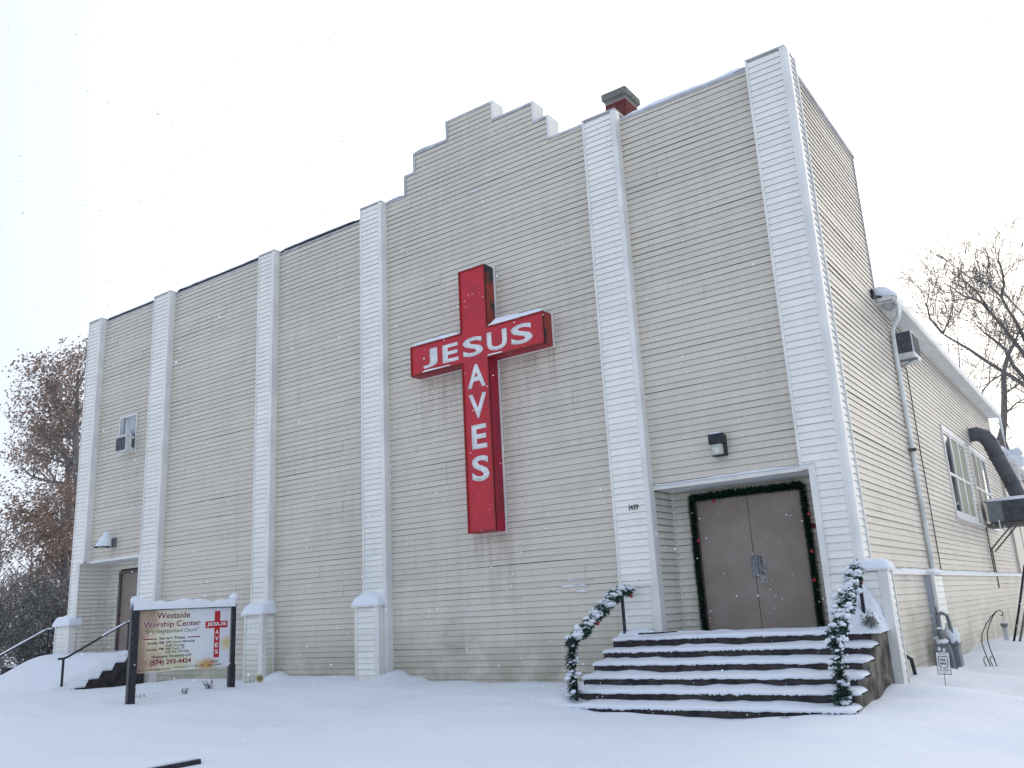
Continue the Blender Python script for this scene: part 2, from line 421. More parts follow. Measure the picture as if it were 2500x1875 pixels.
mb.f = [(i * nx + j, i * nx + j + 1, (i + 1) * nx + j + 1, (i + 1) * nx + j) for i in range(ny - 1) for j in range(nx - 1)]
mb.m = [0] * len(mb.f)
g = mb.build('snow_covered_ground', M['snow'], smooth=True); g['kind'] = 'structure'

# ------------------------------------------------------------------ the church
EXP = 0.1067                                # board exposure
ZB = -0.6
church = thing('church_building', 'long two-storey church hall clad in beige clapboard with white pilasters and a stepped gable', 'church', (-8, 5, -0.6))
BOARDS = []                                 # (size in picture, builder data)

def subtract(iv, a, b):
    o = []
    for s_, e_ in iv:
        if b <= s_ or a >= e_: o.append((s_, e_)); continue
        if a > s_: o.append((s_, a))
        if b < e_: o.append((b, e_))
    return [q for q in o if q[1] - q[0] > 0.02]

def board_geo(P, u, n, a, b, z0, z1, jit, clip_top, butt=0.0155):
    """one clapboard: groove under the butt edge coloured with grime and painted-in shade, then the slanting face"""
    k = max(1, int(math.ceil((b - a) / 0.8))); V = []; F = []; MI = []
    jn = int(mnoise.noise(Vector((P[0] + a, round((z0 - ZB) / EXP / 2 + .25) * 1.37, P[1] + 3.3))) * 60) % (k * 5) if k > 3 else -1
    cols = []
    for i in range(k + 1):
        if i == jn and 0 < i < k: cols += [(i, .005), (i, 0)]
        else: cols.append((i, .005 if 0 < jn < k and i < jn else 0))
    for i, lift in cols:
        s_ = a + (b - a) * i / k
        q = Vector((P[0] + u[0] * s_, P[1] + u[1] * s_, 0))
        nn = Vector((q.x * 0.5, q.y * 0.5 + z0 * 0.6, z0 * 7.3))
        w = mnoise.noise(nn) * 0.0060 * jit
        gap = max(0.0, mnoise.noise(nn * 0.9 + Vector((9, 3, 1))) - 0.32) * 0.022 * jit
        bul = mnoise.noise(nn * 0.7 + Vector((1, 7, 3))) * 0.004 * jit
        for off, z in ((-0.004, z0 - 0.001), (-0.004, z0 + 0.012), (butt + bul, z0 + 0.0035 + w + gap), (0.0035, z1 if not clip_top else z1)):
            off += lift
            V.append((q.x + n[0] * off, q.y + n[1] * off, z))
    for i in range(len(cols) - 1):
        a0 = i * 4
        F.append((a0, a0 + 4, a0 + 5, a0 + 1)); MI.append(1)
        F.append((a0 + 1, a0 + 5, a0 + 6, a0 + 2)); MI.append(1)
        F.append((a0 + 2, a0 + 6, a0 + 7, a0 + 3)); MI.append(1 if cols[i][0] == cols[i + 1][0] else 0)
    return V, F, MI

def siding(part, P, u, n, L_, zlo, top, holes, mats, jit=1.0, butt=0.0155):
    """boards over the wall that starts at P, runs along u for L_ and faces n; top(s) gives the height"""
    brk = sorted({0.0, L_} | {q for t_ in top for q in t_[:2]}) if isinstance(top, list) else [0.0, L_]
    k0 = int(math.floor((zlo - ZB) / EXP)); k = k0
    tmax = max(t_[2] for t_ in top)
    while ZB + k * EXP < tmax - 0.01:
        z0 = ZB + k * EXP; z1 = z0 + EXP
        if z1 < zlo + 0.03: k += 1; continue
        zz0 = max(z0, zlo)
        groups = {}
        for a, b, t_ in top:
            zt = min(z1, t_)
            if zt - zz0 > 0.02: groups.setdefault(round(zt, 4), []).append((a, b))
        for zt, iv in groups.items():
            iv.sort(); mer = []
            for q in iv:
                if mer and abs(mer[-1][1] - q[0]) < 1e-3: mer[-1] = (mer[-1][0], q[1])
                else: mer.append(q)
            for ha, hb, hz0, hz1 in holes:
                mid = (zz0 + zt) / 2
                if hz0 < mid < hz1: mer = subtract(mer, ha, hb)
            for a, b in mer:
                c0 = project((P[0] + u[0] * a, P[1] + u[1] * a, zz0)); c1 = project((P[0] + u[0] * b, P[1] + u[1] * b, zz0))
                c2 = project((P[0] + u[0] * (a + b) / 2, P[1] + u[1] * (a + b) / 2, zz0)); c3 = project((P[0] + u[0] * (a + b) / 2, P[1] + u[1] * (a + b) / 2, zt))
                size = 0
                if c0 and c1 and c2 and c3:
                    wv = min(c1[0], 2500) - max(c0[0], 0)
                    size = abs(c1[0] - c0[0]) * abs(c3[1] - c2[1]) if wv > 0 and zt > -0.15 else 0
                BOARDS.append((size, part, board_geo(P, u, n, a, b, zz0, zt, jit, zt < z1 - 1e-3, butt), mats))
        k += 1

FR, NF = (1, 0), (0, -1)                    # facade direction and normal
TOPL, TOPR = 9.50, 9.40
# bays of the front wall: (name, x0, x1, top list, holes)
mats_b = (M['beige'], M['grime_shade']); mats_w = (M['white'], M['wgrime_shade']); mats_c = (M['cream'], M['grime_shade'])
def bay(x0, x1, top, holes=(), label=None):
    b_ = MB(); b_.box(x0, x1, 0.012, 0.10, ZB, min(t_[2] for t_ in top))
    for a, c, t_ in top:
        lo = min(q[2] for q in top)
        if t_ > lo + .01: b_.box(a, c, 0.012, 0.30, lo, t_ - 0.002)
    if holes:
        b_ = MB()
        ha, hb, h0, h1 = holes[0]
        t0 = top[0][2]
        if ha > x0: b_.box(x0, ha, 0.012, 0.1, ZB, t0)
        if hb < x1: b_.box(hb, x1, 0.012, 0.1, ZB, t0)
        b_.box(max(ha, x0), min(hb, x1), 0.012, 0.1, h1, t0)
        if h0 > ZB: b_.box(max(ha, x0), min(hb, x1), 0.012, 0.1, ZB, h0)
    w = b_.build('wall_panel', M['sheath'], church)
    if label: w['label'] = label
    siding(w, (x0, 0.0), FR, NF, x1 - x0, -0.35, [(a - x0, c - x0, t_) for a, c, t_ in top], [(a - x0, b - x0, c, d) for a, b, c, d in holes], mats_b)
    return w
RZ, FZ = 2.73, 0.45
LRZ = 2.78
bay(-17.76, -15.2, [(-17.76, -15.2, TOPL)], [(-17.76, -15.2, FZ - .1, LRZ)], 'narrow bay over the left doorway')
bay(-14.48, -10.94, [(-14.48, -10.94, TOPL)])
bay(-10.38, -7.56, [(-10.38, -7.56, TOPL - .05)])
G = [-6.93, -6.36, -6.09, -5.17, -4.01, -3.05, -2.73, -1.88]
S0, S1, S2, S3 = 9.62, 10.08, 10.51, 10.92
gable = [(G[0], G[1], S0), (G[1], G[2], S1), (G[2], G[3], S2), (G[3], G[4], S3), (G[4], G[5], S2), (G[5], G[6], S1), (G[6], G[7], S0 - .02)]
bay(G[0], G[7], gable, label='wide middle bay rising to a stepped gable')
bay(-1.21, 1.22, [(-1.21, 1.22, TOPR)], [(-1.21, 1.22, FZ - .1, RZ)], 'bay over the entrance doors')
# window hole of the left bay is covered by its own frame (proud of the boards)

# parapet copings
c_ = MB()
def coping(mb_, x0, x1, z, y0=-.025, y1=.32, h=.05): mb_.box(x0, x1, y0, y1, z, z + h)
coping(c_, -1.18, 1.2, TOPR)
for a, b, t_ in gable: coping(c_, a, b, t_)
for i, x in enumerate(G[1:4]): c_.box(x - .03, x + .03, -.03, .30, (S0, S1, S2)[i] + .05, (S1, S2, S3)[i] + .048)
c_.build('parapet_coping', M['metal_trim'], church)
for i, x in enumerate(G[4:7]): MB().box(x, x + .05, -.03, .33, (S2, S1, S0 - .02)[i] + .05, (S3, S2, S1)[i] + .053).build('step_end_trim', M['trim'], church)
for x0, x1, z in ((-17.74, -15.2, TOPL), (-14.46, -10.94, TOPL), (-10.37, -7.56, TOPL - .05)):
    MB().box(x0, x1, -.02, .3, z, z + .035).build('parapet_coping', M['metal_trim'], church)
    MB().box(x0, x1, .02, .3, z + .036, z + .12).build('roof_felt_edge', M['tar'], church)

def snow_ridge(mb_, a, b, w, h, seed=0, step=.15, side=None, taper=True):
    """rounded snow lying along a line a-b (tops of walls, rails, boards)"""
    a = Vector(a); b = Vector(b); n = max(3, int((b - a).length / step)); d = (b - a).normalized()
    sd = (side or Vector((d.y, -d.x, 0))).normalized() if side is None or side.length else d
    rows = []
    for i in range(n + 1):
        p = a + (b - a) * i / n
        q = 0.75 + 0.5 * mnoise.noise(p * 1.6 + Vector((seed, 0, seed * 2))) + 0.2 * mnoise.noise(p * 6 + Vector((seed, 4, 0)))
        if taper: q *= min(1, (min(i, n - i) / n * (b - a).length / max(h * 1.2, .02)) ** .5 + 0.02)
        hh = h * max(q, .04)
        rows.append([p + sd * (w / 2 * cx) * (1 + .12 * mnoise.noise(p * 3)) + Vector((0, 0, hh * cz)) for cx, cz in ((-1, -.05), (-1.04, .35), (-.8, .8), (-.3, 1), (.3, 1), (.8, .8), (1.04, .35), (1, -.05))])
    mb_.grid(rows)
def ridge_part(name, parent, *a, **k):
    q = MB(); snow_ridge(q, *a, **k); return q.build(name, M['snow'], parent, smooth=True)
ridge_part('parapet_snow', church, (-1.1, .12, TOPR + .05), (1.2, .12, TOPR + .05), .30, .11, 1)
ridge_part('parapet_snow', church, (-6.9, .12, S0 + .05), (-6.4, .12, S0 + .05), .3, .10, 2)
ridge_part('parapet_snow', church, (-6.05, .12, S2 + .05), (-5.2, .12, S2 + .05), .3, .08, 3)
ridge_part('parapet_snow', church, (-17.7, .15, TOPL + .12), (-15.3, .15, TOPL + .12), .3, .06, 5)
ridge_part('parapet_snow', church, (-14.4, .15, TOPL + .12), (-11, .15, TOPL + .12), .3, .06, 6)
ridge_part('parapet_snow', church, (-10.3, .15, TOPL + .07), (-7.9, .15, TOPL + .07), .3, .06, 7)
ridge_part('parapet_snow', church, (-7.5, .05, 9.70), (-7.05, .05, 9.70), .3, .05, 8)

# pilasters -----------------------------------------------------------
PD = -0.15
def pilaster(x0, x1, top, zlo=-.35, holes=(), notch=None):
    b_ = MB()
    if notch:                                # (xa, xb, z): the doorway cuts the pilaster below z
        b_.box(x0 + .01, x1 - .01, PD + .012, 0.0, notch[2], top - .005)
        b_.box(notch[0] + .01, notch[1] - .01, PD + .012, 0.0, ZB, notch[2])
    else: b_.box(x0 + .01, x1 - .01, PD + .012, 0.0, ZB, top - .005)
    p_ = b_.build('pilaster', M['trim'], church)
    hl = []
    if notch: hl = [(0, notch[0] - x0, ZB, notch[2]), (notch[1] - x0, x1 - x0, ZB, notch[2])]
    siding(p_, (x0 + .035, PD), FR, NF, x1 - x0 - .12, zlo, [(0, x1 - x0 - .12, top - .02)], hl, mats_w, 0.6)
    t_ = MB()
    zl = notch[2] if notch and notch[0] > x0 + .01 else ZB
    zr = notch[2] if notch and notch[1] < x1 - .01 else ZB
    t_.box(x1 - .09, x1, PD - .028, PD + .01, zr, top - .01); t_.box(x1 - .006, x1 + .004, PD + .01, -.0, zr, top - .01)
    t_.build('corner_trim', M['trim'], p_); t_ = MB()
    t_.box(x0 - .004, x0 + .035, PD - .026, PD + .01, zl, top - .01); t_.box(x0 - .004, x0 + .006, PD + .01, 0, zl, top - .01)
    t_.build('edge_trim', M['trim'], p_)
    c__ = MB(); c__.box(x0 - .004, x1 + .004, PD - .03, .32, top - .008, top + .022); c__.build('pilaster_cap', M['metal_trim'], p_)
    return p_
p1 = pilaster(-18.37, -17.74, 9.60, notch=(-18.37, -17.98, LRZ))
p2 = pilaster(-15.20, -14.48, 9.57)
p3 = pilaster(-10.94, -10.38, 9.53)
p4 = pilaster(-7.56, -6.93, 9.66)
p5 = pilaster(-1.89, -1.21, 9.58)
p6 = pilaster(1.21, 1.87, 9.47, notch=(1.33, 1.87, RZ))
# trims of the notched lower halves
t_ = MB(); t_.box(-18.10, -17.98, PD - .03, PD + .01, .3, LRZ); t_.build('corner_trim', M['trim'], p1)
t_ = MB(); t_.box(1.33, 1.42, PD - .045, PD + .008, FZ, RZ + .04); t_.box(1.322, 1.333, PD + .01, .0, FZ, RZ + .04)
t_.build('corner_trim', M['trim'], p6)
# P6: side face of the corner pilaster, with its rounded corner post
siding(p6, (1.87, PD + .07), (0, 1), (1, 0), .31, -.35, [(0, .31, 9.45)], [], mats_w, .6)
t_ = MB(); t_.tube([(1.85, PD + .01, 1.2), (1.85, PD + .01, 9.44)], .055, 10); t_.box(1.865, 1.905, .235, .27, 1.2, 9.45); t_.box(1.86, 1.90, PD + .03, PD + .10, 1.2, 9.44)
t_.build('corner_post', M['trim'], p6)
b_ = MB(); b_.box(1.34, 1.862, -.04, .245, ZB, 9.44); b_.build('pilaster_core', M['trim'], p6)
# belt line on P5
t_ = MB(); t_.box(-1.91, -1.19, PD - .045, PD - .02, 1.235, 1.262); t_.box(-1.34, -1.20, PD - .036, PD - .025, .45, 1.235)
t_.build('belt_moulding', M['trim'], p5)

# low bases of the pilasters with tin caps and snow
def base(x0, x1, y0, z1, parent, side_len, y1=0.0, capov=.06, snowh=.27, seed=0, z_lo=-.35, left=True, right=True):
    b_ = MB(); b_.box(x0 + .01, x1 - .012, y0 + .012, y1, ZB, z1 - .01)
    o = b_.build('pilaster_base', M['trim'], parent)
    siding(o, (x0 + .05, y0), FR, NF, x1 - x0 - .14, z_lo, [(0, x1 - x0 - .14, z1 - .03)], [], mats_w, .6)
    siding(o, (x1, y0 + .1), (0, 1), (1, 0), side_len - .1, z_lo, [(0, side_len - .1, z1 - .03)], [], mats_w, .6)
    t_ = MB(); t_.box(x1 - .09, x1 + .025, y0 - .028, y0 + .09, ZB, z1 - .005); t_.box(x0 - .006, x0 + .05, y0 - .026, y0 + .02, ZB, z1 - .005)
    t_.box(x1 - .01, x1 + .022, y1 - .04, y1 - .001, ZB, z1 - .005)
    t_.build('corner_trim', M['trim'], o)
    c__ = MB(); zc = z1
    n = len(c__.v)
    c__.box(x0 - capov, x1 + capov, y0 - capov - .01, y1 - .002 if y1 <= 0 else y1, z1 - .012, z1 + .02)
    c__.build('base_cap', M['trim'], o)
    s_ = MB()
    rows = []
    y1s = y1 if y1 <= .01 else y1
    for i in range(15):
        yy = y0 - capov - .02 + (y1s - y0 + capov + .02) * i / 14
        row = []
        for j in range(17):
            xx = x0 - capov - .01 + (x1 - x0 + 2 * capov + .02) * j / 16
            ex = min(1, min(j, 16 - j) / 3.0); ey = min(1, i / 3.0) if y1 <= .01 else min(1, min(i, 14 - i + 1) / 3.0)
            q = (1 - (1 - ex) ** 2) ** .5 * (1 - (1 - ey) ** 2) ** .5
            slope = .62 + .5 * (i / 14)
            row.append((xx, yy, z1 + .015 + snowh * slope * q * (1 + .25 * mnoise.noise(Vector((xx * 5 + seed, yy * 5, 0))))))
        rows.append(row)
    s_.grid(rows); s_.build('base_snow', M['snow'], o, smooth=True)
    return o
base(-18.66, -17.985, -.30, 1.20, p1, .3, seed=1)
base(-10.93, -10.36, -.31, 1.18, p3, .31, seed=2)
base(-7.62, -7.02, -.31, 1.20, p4, .31, seed=3)
CB0, CB1, CBY = 1.42, 2.155, PD - .022
b_ = MB(); b_.box(CB0 + .002, CB1 - .012, CBY + .008, .14, ZB, 1.225)
cbo = b_.build('pilaster_base', M['trim'], p6)
siding(cbo, (CB0, CBY), FR, NF, CB1 - CB0 - .09, -.35, [(0, CB1 - CB0 - .09, 1.225)], [], mats_w, .8)
siding(cbo, (CB1, CBY + .1), (0, 1), (1, 0), .16, -.35, [(0, .16, 1.21)], [], mats_w, .8)
t_ = MB(); t_.box(CB1 - .10, CB1 + .022, CBY - .026, CBY + .09, ZB, 1.228); t_.build('corner_trim', M['trim'], cbo)
t_ = MB(); t_.box(CB1 - .005, CB1 + .022, .11, .145, ZB, 1.228); t_.build('edge_trim', M['trim'], cbo)
t_ = MB(); t_.box(1.80, CB1 + .05, CBY - .055, .16, 1.23, 1.262); t_.box(CB0, 1.80, CBY - .03, CBY + .01, 1.23, 1.25); t_.build('base_cap', M['trim'], cbo)
s_ = MB(); rows = []
for i in range(15):
    yy = CBY - .06 + (.17 - CBY + .06) * i / 14; row = []
    for j in range(15):
        xx = 1.78 + (CB1 + .06 - 1.78) * j / 14
        ex = min(1, min(j + 1, 14 - j) / 3.5); ey = min(1, min(i, 14 - i + 1) / 3.5)
        row.append((xx, yy, 1.258 + .13 * (1 - (1 - ex) ** 2) ** .5 * (1 - (1 - ey) ** 2) ** .5 * (1 + .3 * mnoise.noise(Vector((xx * 5, yy * 5, 7))))))
    rows.append(row)
s_.grid(rows); s_.build('base_snow', M['snow'], cbo, smooth=True)

# right doorway -------------------------------------------------------
def recess(x0, x1, zf, zt, door, d=.72, hid=.0):
    b_ = MB()
    b_.box(x0 - .1, x0 - .012, PD + .02, d, zf - .2, zt); b_.box(x1 + .012, x1 + .1, PD + .02, d, zf - .2, zt)
    b_.box(x0 - .1, x1 + .1, d + .012, d + .12, zf - .2, zt)
    o = b_.build('entrance_recess', M['sheath'], church)
    siding(o, (x0, d), FR, NF, x1 - x0, zf, [(0, x1 - x0, zt)], [(door[0] - x0, door[1] - x0, 0, door[2])], mats_c, .8, .026)
    siding(o, (x0, d), (0, -1), (1, 0), d - PD - .01, zf, [(0, d - PD - .01, zt)], [], mats_c, .8, .026)
    siding(o, (x1, PD + .01), (0, 1), (-1, 0), d - PD - .01, zf, [(0, d - PD - .01, zt)], [], mats_c, .8, .026)
    s_ = MB(); s_.box(x0 - .012, x1 + .012, .02, d + .01, zt, zt + .03); s_.build('soffit', M['soffit'], o)
    t_ = MB(); t_.box(x0 - .002, x0 + .03, d - .045, d - .02, zf, zt - .002); t_.build('inside_corner_trim', M['trim'], o)
    f_2 = MB(); f_2.box(x0, x1, PD, d, zf - .15, zf + .004); f_2.build('threshold_floor', M['concrete'], o)
    return o
rec = recess(-1.235, 1.325, FZ, RZ, (-.83, .93, 2.58))
t_ = MB(); t_.box(-1.235, 1.21, -.032, .02, RZ - .01, RZ + .055); t_.box(1.21, 1.44, PD - .034, PD + .012, RZ - .008, RZ + .05)
t_.build('lintel_trim', M['trim'], church)
sn = MB(); snow_ridge(sn, (-1.2, -.03, RZ + .055), (1.15, -.03, RZ + .055), .06, .028, 3, .06); snow_ridge(sn, (1.15, PD - .02, RZ + .05), (1.42, PD - .02, RZ + .05), .05, .02, 5, .06)
sn.build('lintel_snow', M['snow'], church, smooth=True)
t_ = MB(); t_.box(-1.262, -1.232, PD - .03, .0, FZ, RZ); t_.build('corner_trim', M['trim'], church)
DY = .694
for x0, x1 in ((-.81, .048), (.056, .91)):
    b_ = MB(); b_.box(x0, x1, DY, DY + .03, FZ + .01, 2.55)
    dr = b_.build('door', M['door'], church, bevel=.004)
    dr['label'] = 'left leaf of the taupe double door' if x0 < 0 else 'right leaf of the taupe double door, with pull handle'
    if x0 < 0:
        h = MB(); h.box(.005, .115, DY - .02, DY + .001, 1.28, 1.60); h.box(.02, .05, DY - .032, DY - .018, 1.54, 1.58); h.build('latch_guard', M['grey'], dr, bevel=.004)
    else:
        h = MB(); h.box(.125, .235, DY - .008, DY + .001, 1.18, 1.55, 0); h.build('pull_plate', M['steel'], dr)
        h = MB(); h.tube([(.165, DY - .01, 1.52), (.165, DY - .06, 1.50), (.165, DY - .06, 1.34), (.165, DY - .01, 1.31)], .011, 8)
        h.lathe((.145, DY - .02, 1.565), [(0, -.02), (.028, -.02), (.028, .02), (0, .02)], 12); h.build('pull_handle', M['steel'], dr, smooth=True)
b_ = MB(); b_.box(-.83, .93, DY + .02, DY + .034, FZ, 2.58); b_.build('door_frame', M['gap'], church)
b_ = MB(); b_.box(-.86, -.81, DY - .03, DY + .05, FZ, 2.60); b_.box(.91, .96, DY - .03, DY + .05, FZ, 2.60); b_.box(-.81, .91, DY - .03, DY + .05, 2.553, 2.60); b_.build('door_frame', M['darkdoor'], church)

# left doorway
rec2 = recess(-17.98, -15.15, FZ, LRZ, (-17.45, -16.40, 2.56))
t_ = MB(); t_.box(-17.74, -15.2, -.032, .02, LRZ - .01, LRZ + .055); t_.box(-18.0, -17.74, PD - .034, PD + .012, LRZ - .008, LRZ + .04); t_.build('lintel_trim', M['trim'], church)
t_ = MB(); t_.box(-15.24, -15.19, PD - .03, .02, FZ - .8, LRZ); t_.build('corner_trim', M['trim'], church)
b_ = MB(); b_.box(-17.36, -16.44, DY + .01, DY + .035, FZ, 2.48); dr = b_.build('door', M['door'], church); dr['label'] = 'single taupe door in the left doorway'
b_ = MB(); b_.box(-17.45, -17.36, DY - .04, DY + .035, FZ, 2.56); b_.box(-16.44, -16.40, DY - .04, DY + .035, FZ, 2.56); b_.box(-17.36, -16.44, DY - .04, DY + .035, 2.48, 2.56); b_.build('door_frame', M['darkdoor'], church)

# side wall (faces +x) -------------------------------------------------
SX = 1.75; SEND = 19.3
b_ = MB(); b_.box(SX - .15, SX - .012, .24, 4.30, ZB, 9.42); b_.box(SX - .15, SX - .012, 4.30, SEND, ZB, 6.38)
sw = b_.build('wall_panel', M['sheath'], church, label='long side wall facing right')
w1 = (9.25, 12.55, 2.50, 4.66); w2 = (13.3, 16.3, 2.50, 4.68)
siding(sw, (SX, .24), (0, 1), (1, 0), SEND - .24, 1.24, [(0, 4.06, 9.42), (4.06, SEND - .24, 6.36)], [(w[0] - .24, w[1] - .24, w[2], w[3]) for w in (w1, w2)], mats_b)
lw = MB(); lw.box(SX - .1, SX + .058, .25, SEND, ZB, 1.235); lo = lw.build('wall_panel', M['sheath'], church, label='lower band of the side wall under the snowy ledge')
siding(lo, (SX + .07, .25), (0, 1), (1, 0), SEND - .25, -.55, [(0, SEND - .25, 1.20)], [], mats_b)
t_ = MB(); t_.box(SX - .02, SX + .13, .25, SEND, 1.20, 1.238); t_.build('belt_ledge', M['trim'], church)
sn = MB(); snow_ridge(sn, (SX + .055, .27, 1.238), (SX + .055, SEND, 1.238), .14, .075, 9, .12, taper=False); sn.build('ledge_snow', M['snow'], church, smooth=True)
t_ = MB(); t_.box(SX - .3, SX + .05, .26, 4.36, 9.42, 9.48); t_.build('parapet_coping', M['metal_trim'], church); t_ = MB(); t_.box(SX - .3, SX + .04, .26, 4.34, 9.481, 9.51); t_.box(SX - .005, SX + .03, 4.27, 4.32, 6.35, 9.42); t_.box(SX - .005, SX + .028, .25, .30, 1.24, 9.42); t_.build('parapet_coping', M['metal_trim'], church)
t_ = MB(); t_.box(SX - .005, SX + .03, SEND - .07, SEND + .01, ZB, 6.3); t_.build('corner_trim', M['trim'], church)
# back of the false front and the parapet return
b_ = MB(); b_.box(-18.3, SX - .16, .1, .3, 6.0, 9.38); b_.box(SX - .3, SX - .16, .3, 4.3, 6.0, 9.42); b_.box(-18.37, -18.2, 0, 4.3, ZB, 9.4); b_.build('parapet_back', M['metal_trim'], church)
b_ = MB(); b_.box(-18.3, -18.15, 0.1, SEND, ZB, 6.3); b_.box(-18.3, SX - .1, SEND - .1, SEND, ZB, 6.3); b_.build('wall_panel', M['beige'], church, label='plain rear and left walls')
# roof
b_ = MB()
for sgn, xe in ((1, SX + .33), (-1, -18.6)):
    b_.quad((xe, 4.31, 6.41), (xe, SEND + .3, 6.41), (-8.3, SEND + .3, 8.3), (-8.3, 4.31, 8.3))
b_.quad((SX - .2, .3, 6.6), (SX - .2, 4.3, 6.6), (-8.3, 4.3, 8.3), (-8.3, .3, 8.3)); b_.quad((-18.3, .3, 6.6), (-18.3, 4.3, 6.6), (-8.3, 4.3, 8.3), (-8.3, .3, 8.3))
b_.tri((SX + .33, SEND + .3, 6.41), (-18.6, SEND + .3, 6.41), (-8.3, SEND + .3, 8.3))
b_.build('roof', M['snow'], church)
b_ = MB()
n0 = len(b_.v)
prof = [(SX - .0, 6.36), (SX + .31, 6.345), (SX + .31, 6.315), (SX - .0, 6.33)]
rows = [[(x, yy, z) for x, z in prof + prof[:1]] for yy in (4.33, SEND + .25)]
b_.grid(rows); b_.build('soffit', M['soffit'], church)
b_ = MB(); prof = [(SX + .30, 6.31), (SX + .31, 6.28), (SX + .35, 6.28), (SX + .38, 6.34), (SX + .38, 6.40), (SX + .29, 6.40), (SX + .29, 6.34)]
rows = [[(x, yy, z) for x, z in prof + prof[:1]] for yy in np.linspace(4.33, SEND + .25, 8)]
b_.grid(rows); b_.quad((SX + .30, 4.33, 6.29), (SX + .37, 4.33, 6.29), (SX + .37, 4.33, 6.40), (SX + .30, 4.33, 6.40)); b_.quad((SX, 4.33, 6.34), (SX + .30, 4.33, 6.34), (SX + .30, 4.33, 6.42), (SX, 4.33, 6.5)); b_.build('gutter', M['trim'], church)
sn = MB(); snow_ridge(sn, (SX + .26, 4.4, 6.40), (SX + .26, SEND + .2, 6.40), .24, .05, 4, .2); sn.blob((SX + .05, 4.6, 6.55), .25, .35, .16, seed=4, jag=.6); sn.build('eave_snow', M['snow'], church, smooth=True)
ic = MB()
for (x, y, z, l_) in ((SX + .34, 4.5, 6.29, .42), (SX + .34, 4.62, 6.29, .26), (SX + .34, 4.8, 6.29, .14), (SX + .36, SEND + .1, 6.29, 1.25), (SX + .36, SEND - .1, 6.29, .85), (SX + .35, SEND - .3, 6.29, .45)):
    ic.tube([(x, y, z), (x + .005, y, z - l_ * .3), (x - .01, y, z - l_ * .65), (x, y, z - l_)], [.028, .022, .012, .002], 6)
M['ice'] = mat('icicle', (0.78, 0.82, 0.86), 0.15, spec=0.6)
ic.build('icicle_cluster', M['ice'], church, smooth=True)

# side windows with three sashes
def side_window(y0, y1, z0, z1, dark):
    f = MB(); x = SX + .02
    f.box(x - .03, x + .02, y0, y0 + .09, z0, z1); f.box(x - .03, x + .02, y1 - .09, y1, z0, z1); f.box(x - .03, x + .022, y0 + .09, y1 - .09, z1 - .12, z1); f.box(x - .03, x + .02, y0 + .09, y1 - .09, z0, z0 + .12)
    f.box(x - .02, x + .06, y0 - .06, y1 + .06, z0 - .03, z0 + .015)
    w = f.build('window', M['trim'], church, label='three-light window in the side wall, %s' % ('nearer the street' if dark == 0 else 'half behind the duct'))
    for k in range(3):
        a = y0 + .09 + (y1 - y0 - .18) * k / 3; b = y0 + .09 + (y1 - y0 - .18) * (k + 1) / 3
        zm = (z0 + z1) / 2 - .05
        s_ = MB(); fx = x - .01
        s_.box(fx - .02, fx + .012, a, a + .055, z0 + .12, z1 - .12); s_.box(fx - .02, fx + .012, b - .055, b, z0 + .12, z1 - .12)
        s_.box(fx - .02, fx + .014, a + .055, b - .055, zm - .03, zm + .03); s_.box(fx - .02, fx + .012, a + .055, b - .055, z1 - .17, z1 - .12); s_.box(fx - .02, fx + .012, a + .055, b - .055, z0 + .12, z0 + .17)
        s_.build('sash', M['trim'], w)
        for q, (c, d) in enumerate(((z0 + .17, zm - .03), (zm + .03, z1 - .17))):
            p_ = MB(); p_.box(fx - .018, fx - .012, a + .055, b - .055, c, d)
            p_.build('pane', M['glassd'] if k == dark else M['curtain'], w)
side_window(*w1[:2], w1[2], w1[3], 0)
side_window(*w2[:2], w2[2], w2[3], 2)

# rear annex
b_ = MB(); b_.box(-6, SX - .05, 21.0, 29, ZB, 5.0); an = b_.build('annex_wall', M['beige'], church, label='lower rear wing seen past the duct')
b_ = MB(); b_.quad((SX + .35, 20.5, 5.02), (SX + .35, 29.3, 5.02), (-3, 29.3, 7.0), (-3, 20.5, 7.0)); b_.tri((SX + .35, 20.5, 5.02), (-3, 20.5, 7.0), (-7.5, 20.5, 5.02)); b_.build('roof', M['snow'], church)
b_ = MB(); b_.bar((SX + .38, 20.45, 4.98), (-3, 20.45, 6.98), .04, .22); b_.box(SX + .3, SX + .45, 20.5, 29, 4.85, 5.02); b_.build('fascia', M['trim'], church)
b_ = MB(); b_.box(SX - .04, SX + .5, 20.6, 20.75, 4.0, 5.0); b_.build('fascia', M['trim'], church)
sn = MB(); sn.blob((SX + .15, 20.7, 5.15), .55, .5, .28, seed=2, jag=.7, nu=14, nv=8); sn.blob((SX + .42, 21.3, 5.05), .3, .6, .22, seed=5, jag=.7, nu=12); sn.build('annex_snow', M['snow'], church, smooth=True)

# downspout, hopper, pier below
dn = MB()
dx = SX + .060
dn.tube([(SX + .33, 4.80, 6.30), (SX + .28, 4.84, 6.16), (dx + .02, 5.02, 5.92), (dx, 5.1, 5.6), (dx, 5.1, 4.0), (dx + .012, 5.1, 3.9), (dx, 5.1, 3.75), (dx, 5.1, 1.28)], .045, 10)
for z in (5.55, 3.52, 2.1): dn.tube([(dx, 5.1, z), (dx, 5.1, z + .06)], .049, 10)
dn.build('downspout', M['pipewhite'], church, smooth=True)
br = MB(); br.box(SX, SX + .15, 4.95, 5.02, 3.50, 3.56); br.build('downspout_bracket', M['grime_shade'], church)
pr = MB(); pr.box(SX + .05, 1.965, 4.08, 4.9, ZB, 1.20); po = pr.build('side_pier', M['galv'], church, label='small pier below the downspout, faced in grey sheet metal')
siding(po, (1.967, 4.16), (0, 1), (1, 0), .74, -.4, [(0, .74, 1.17)], [], mats_w, .6)
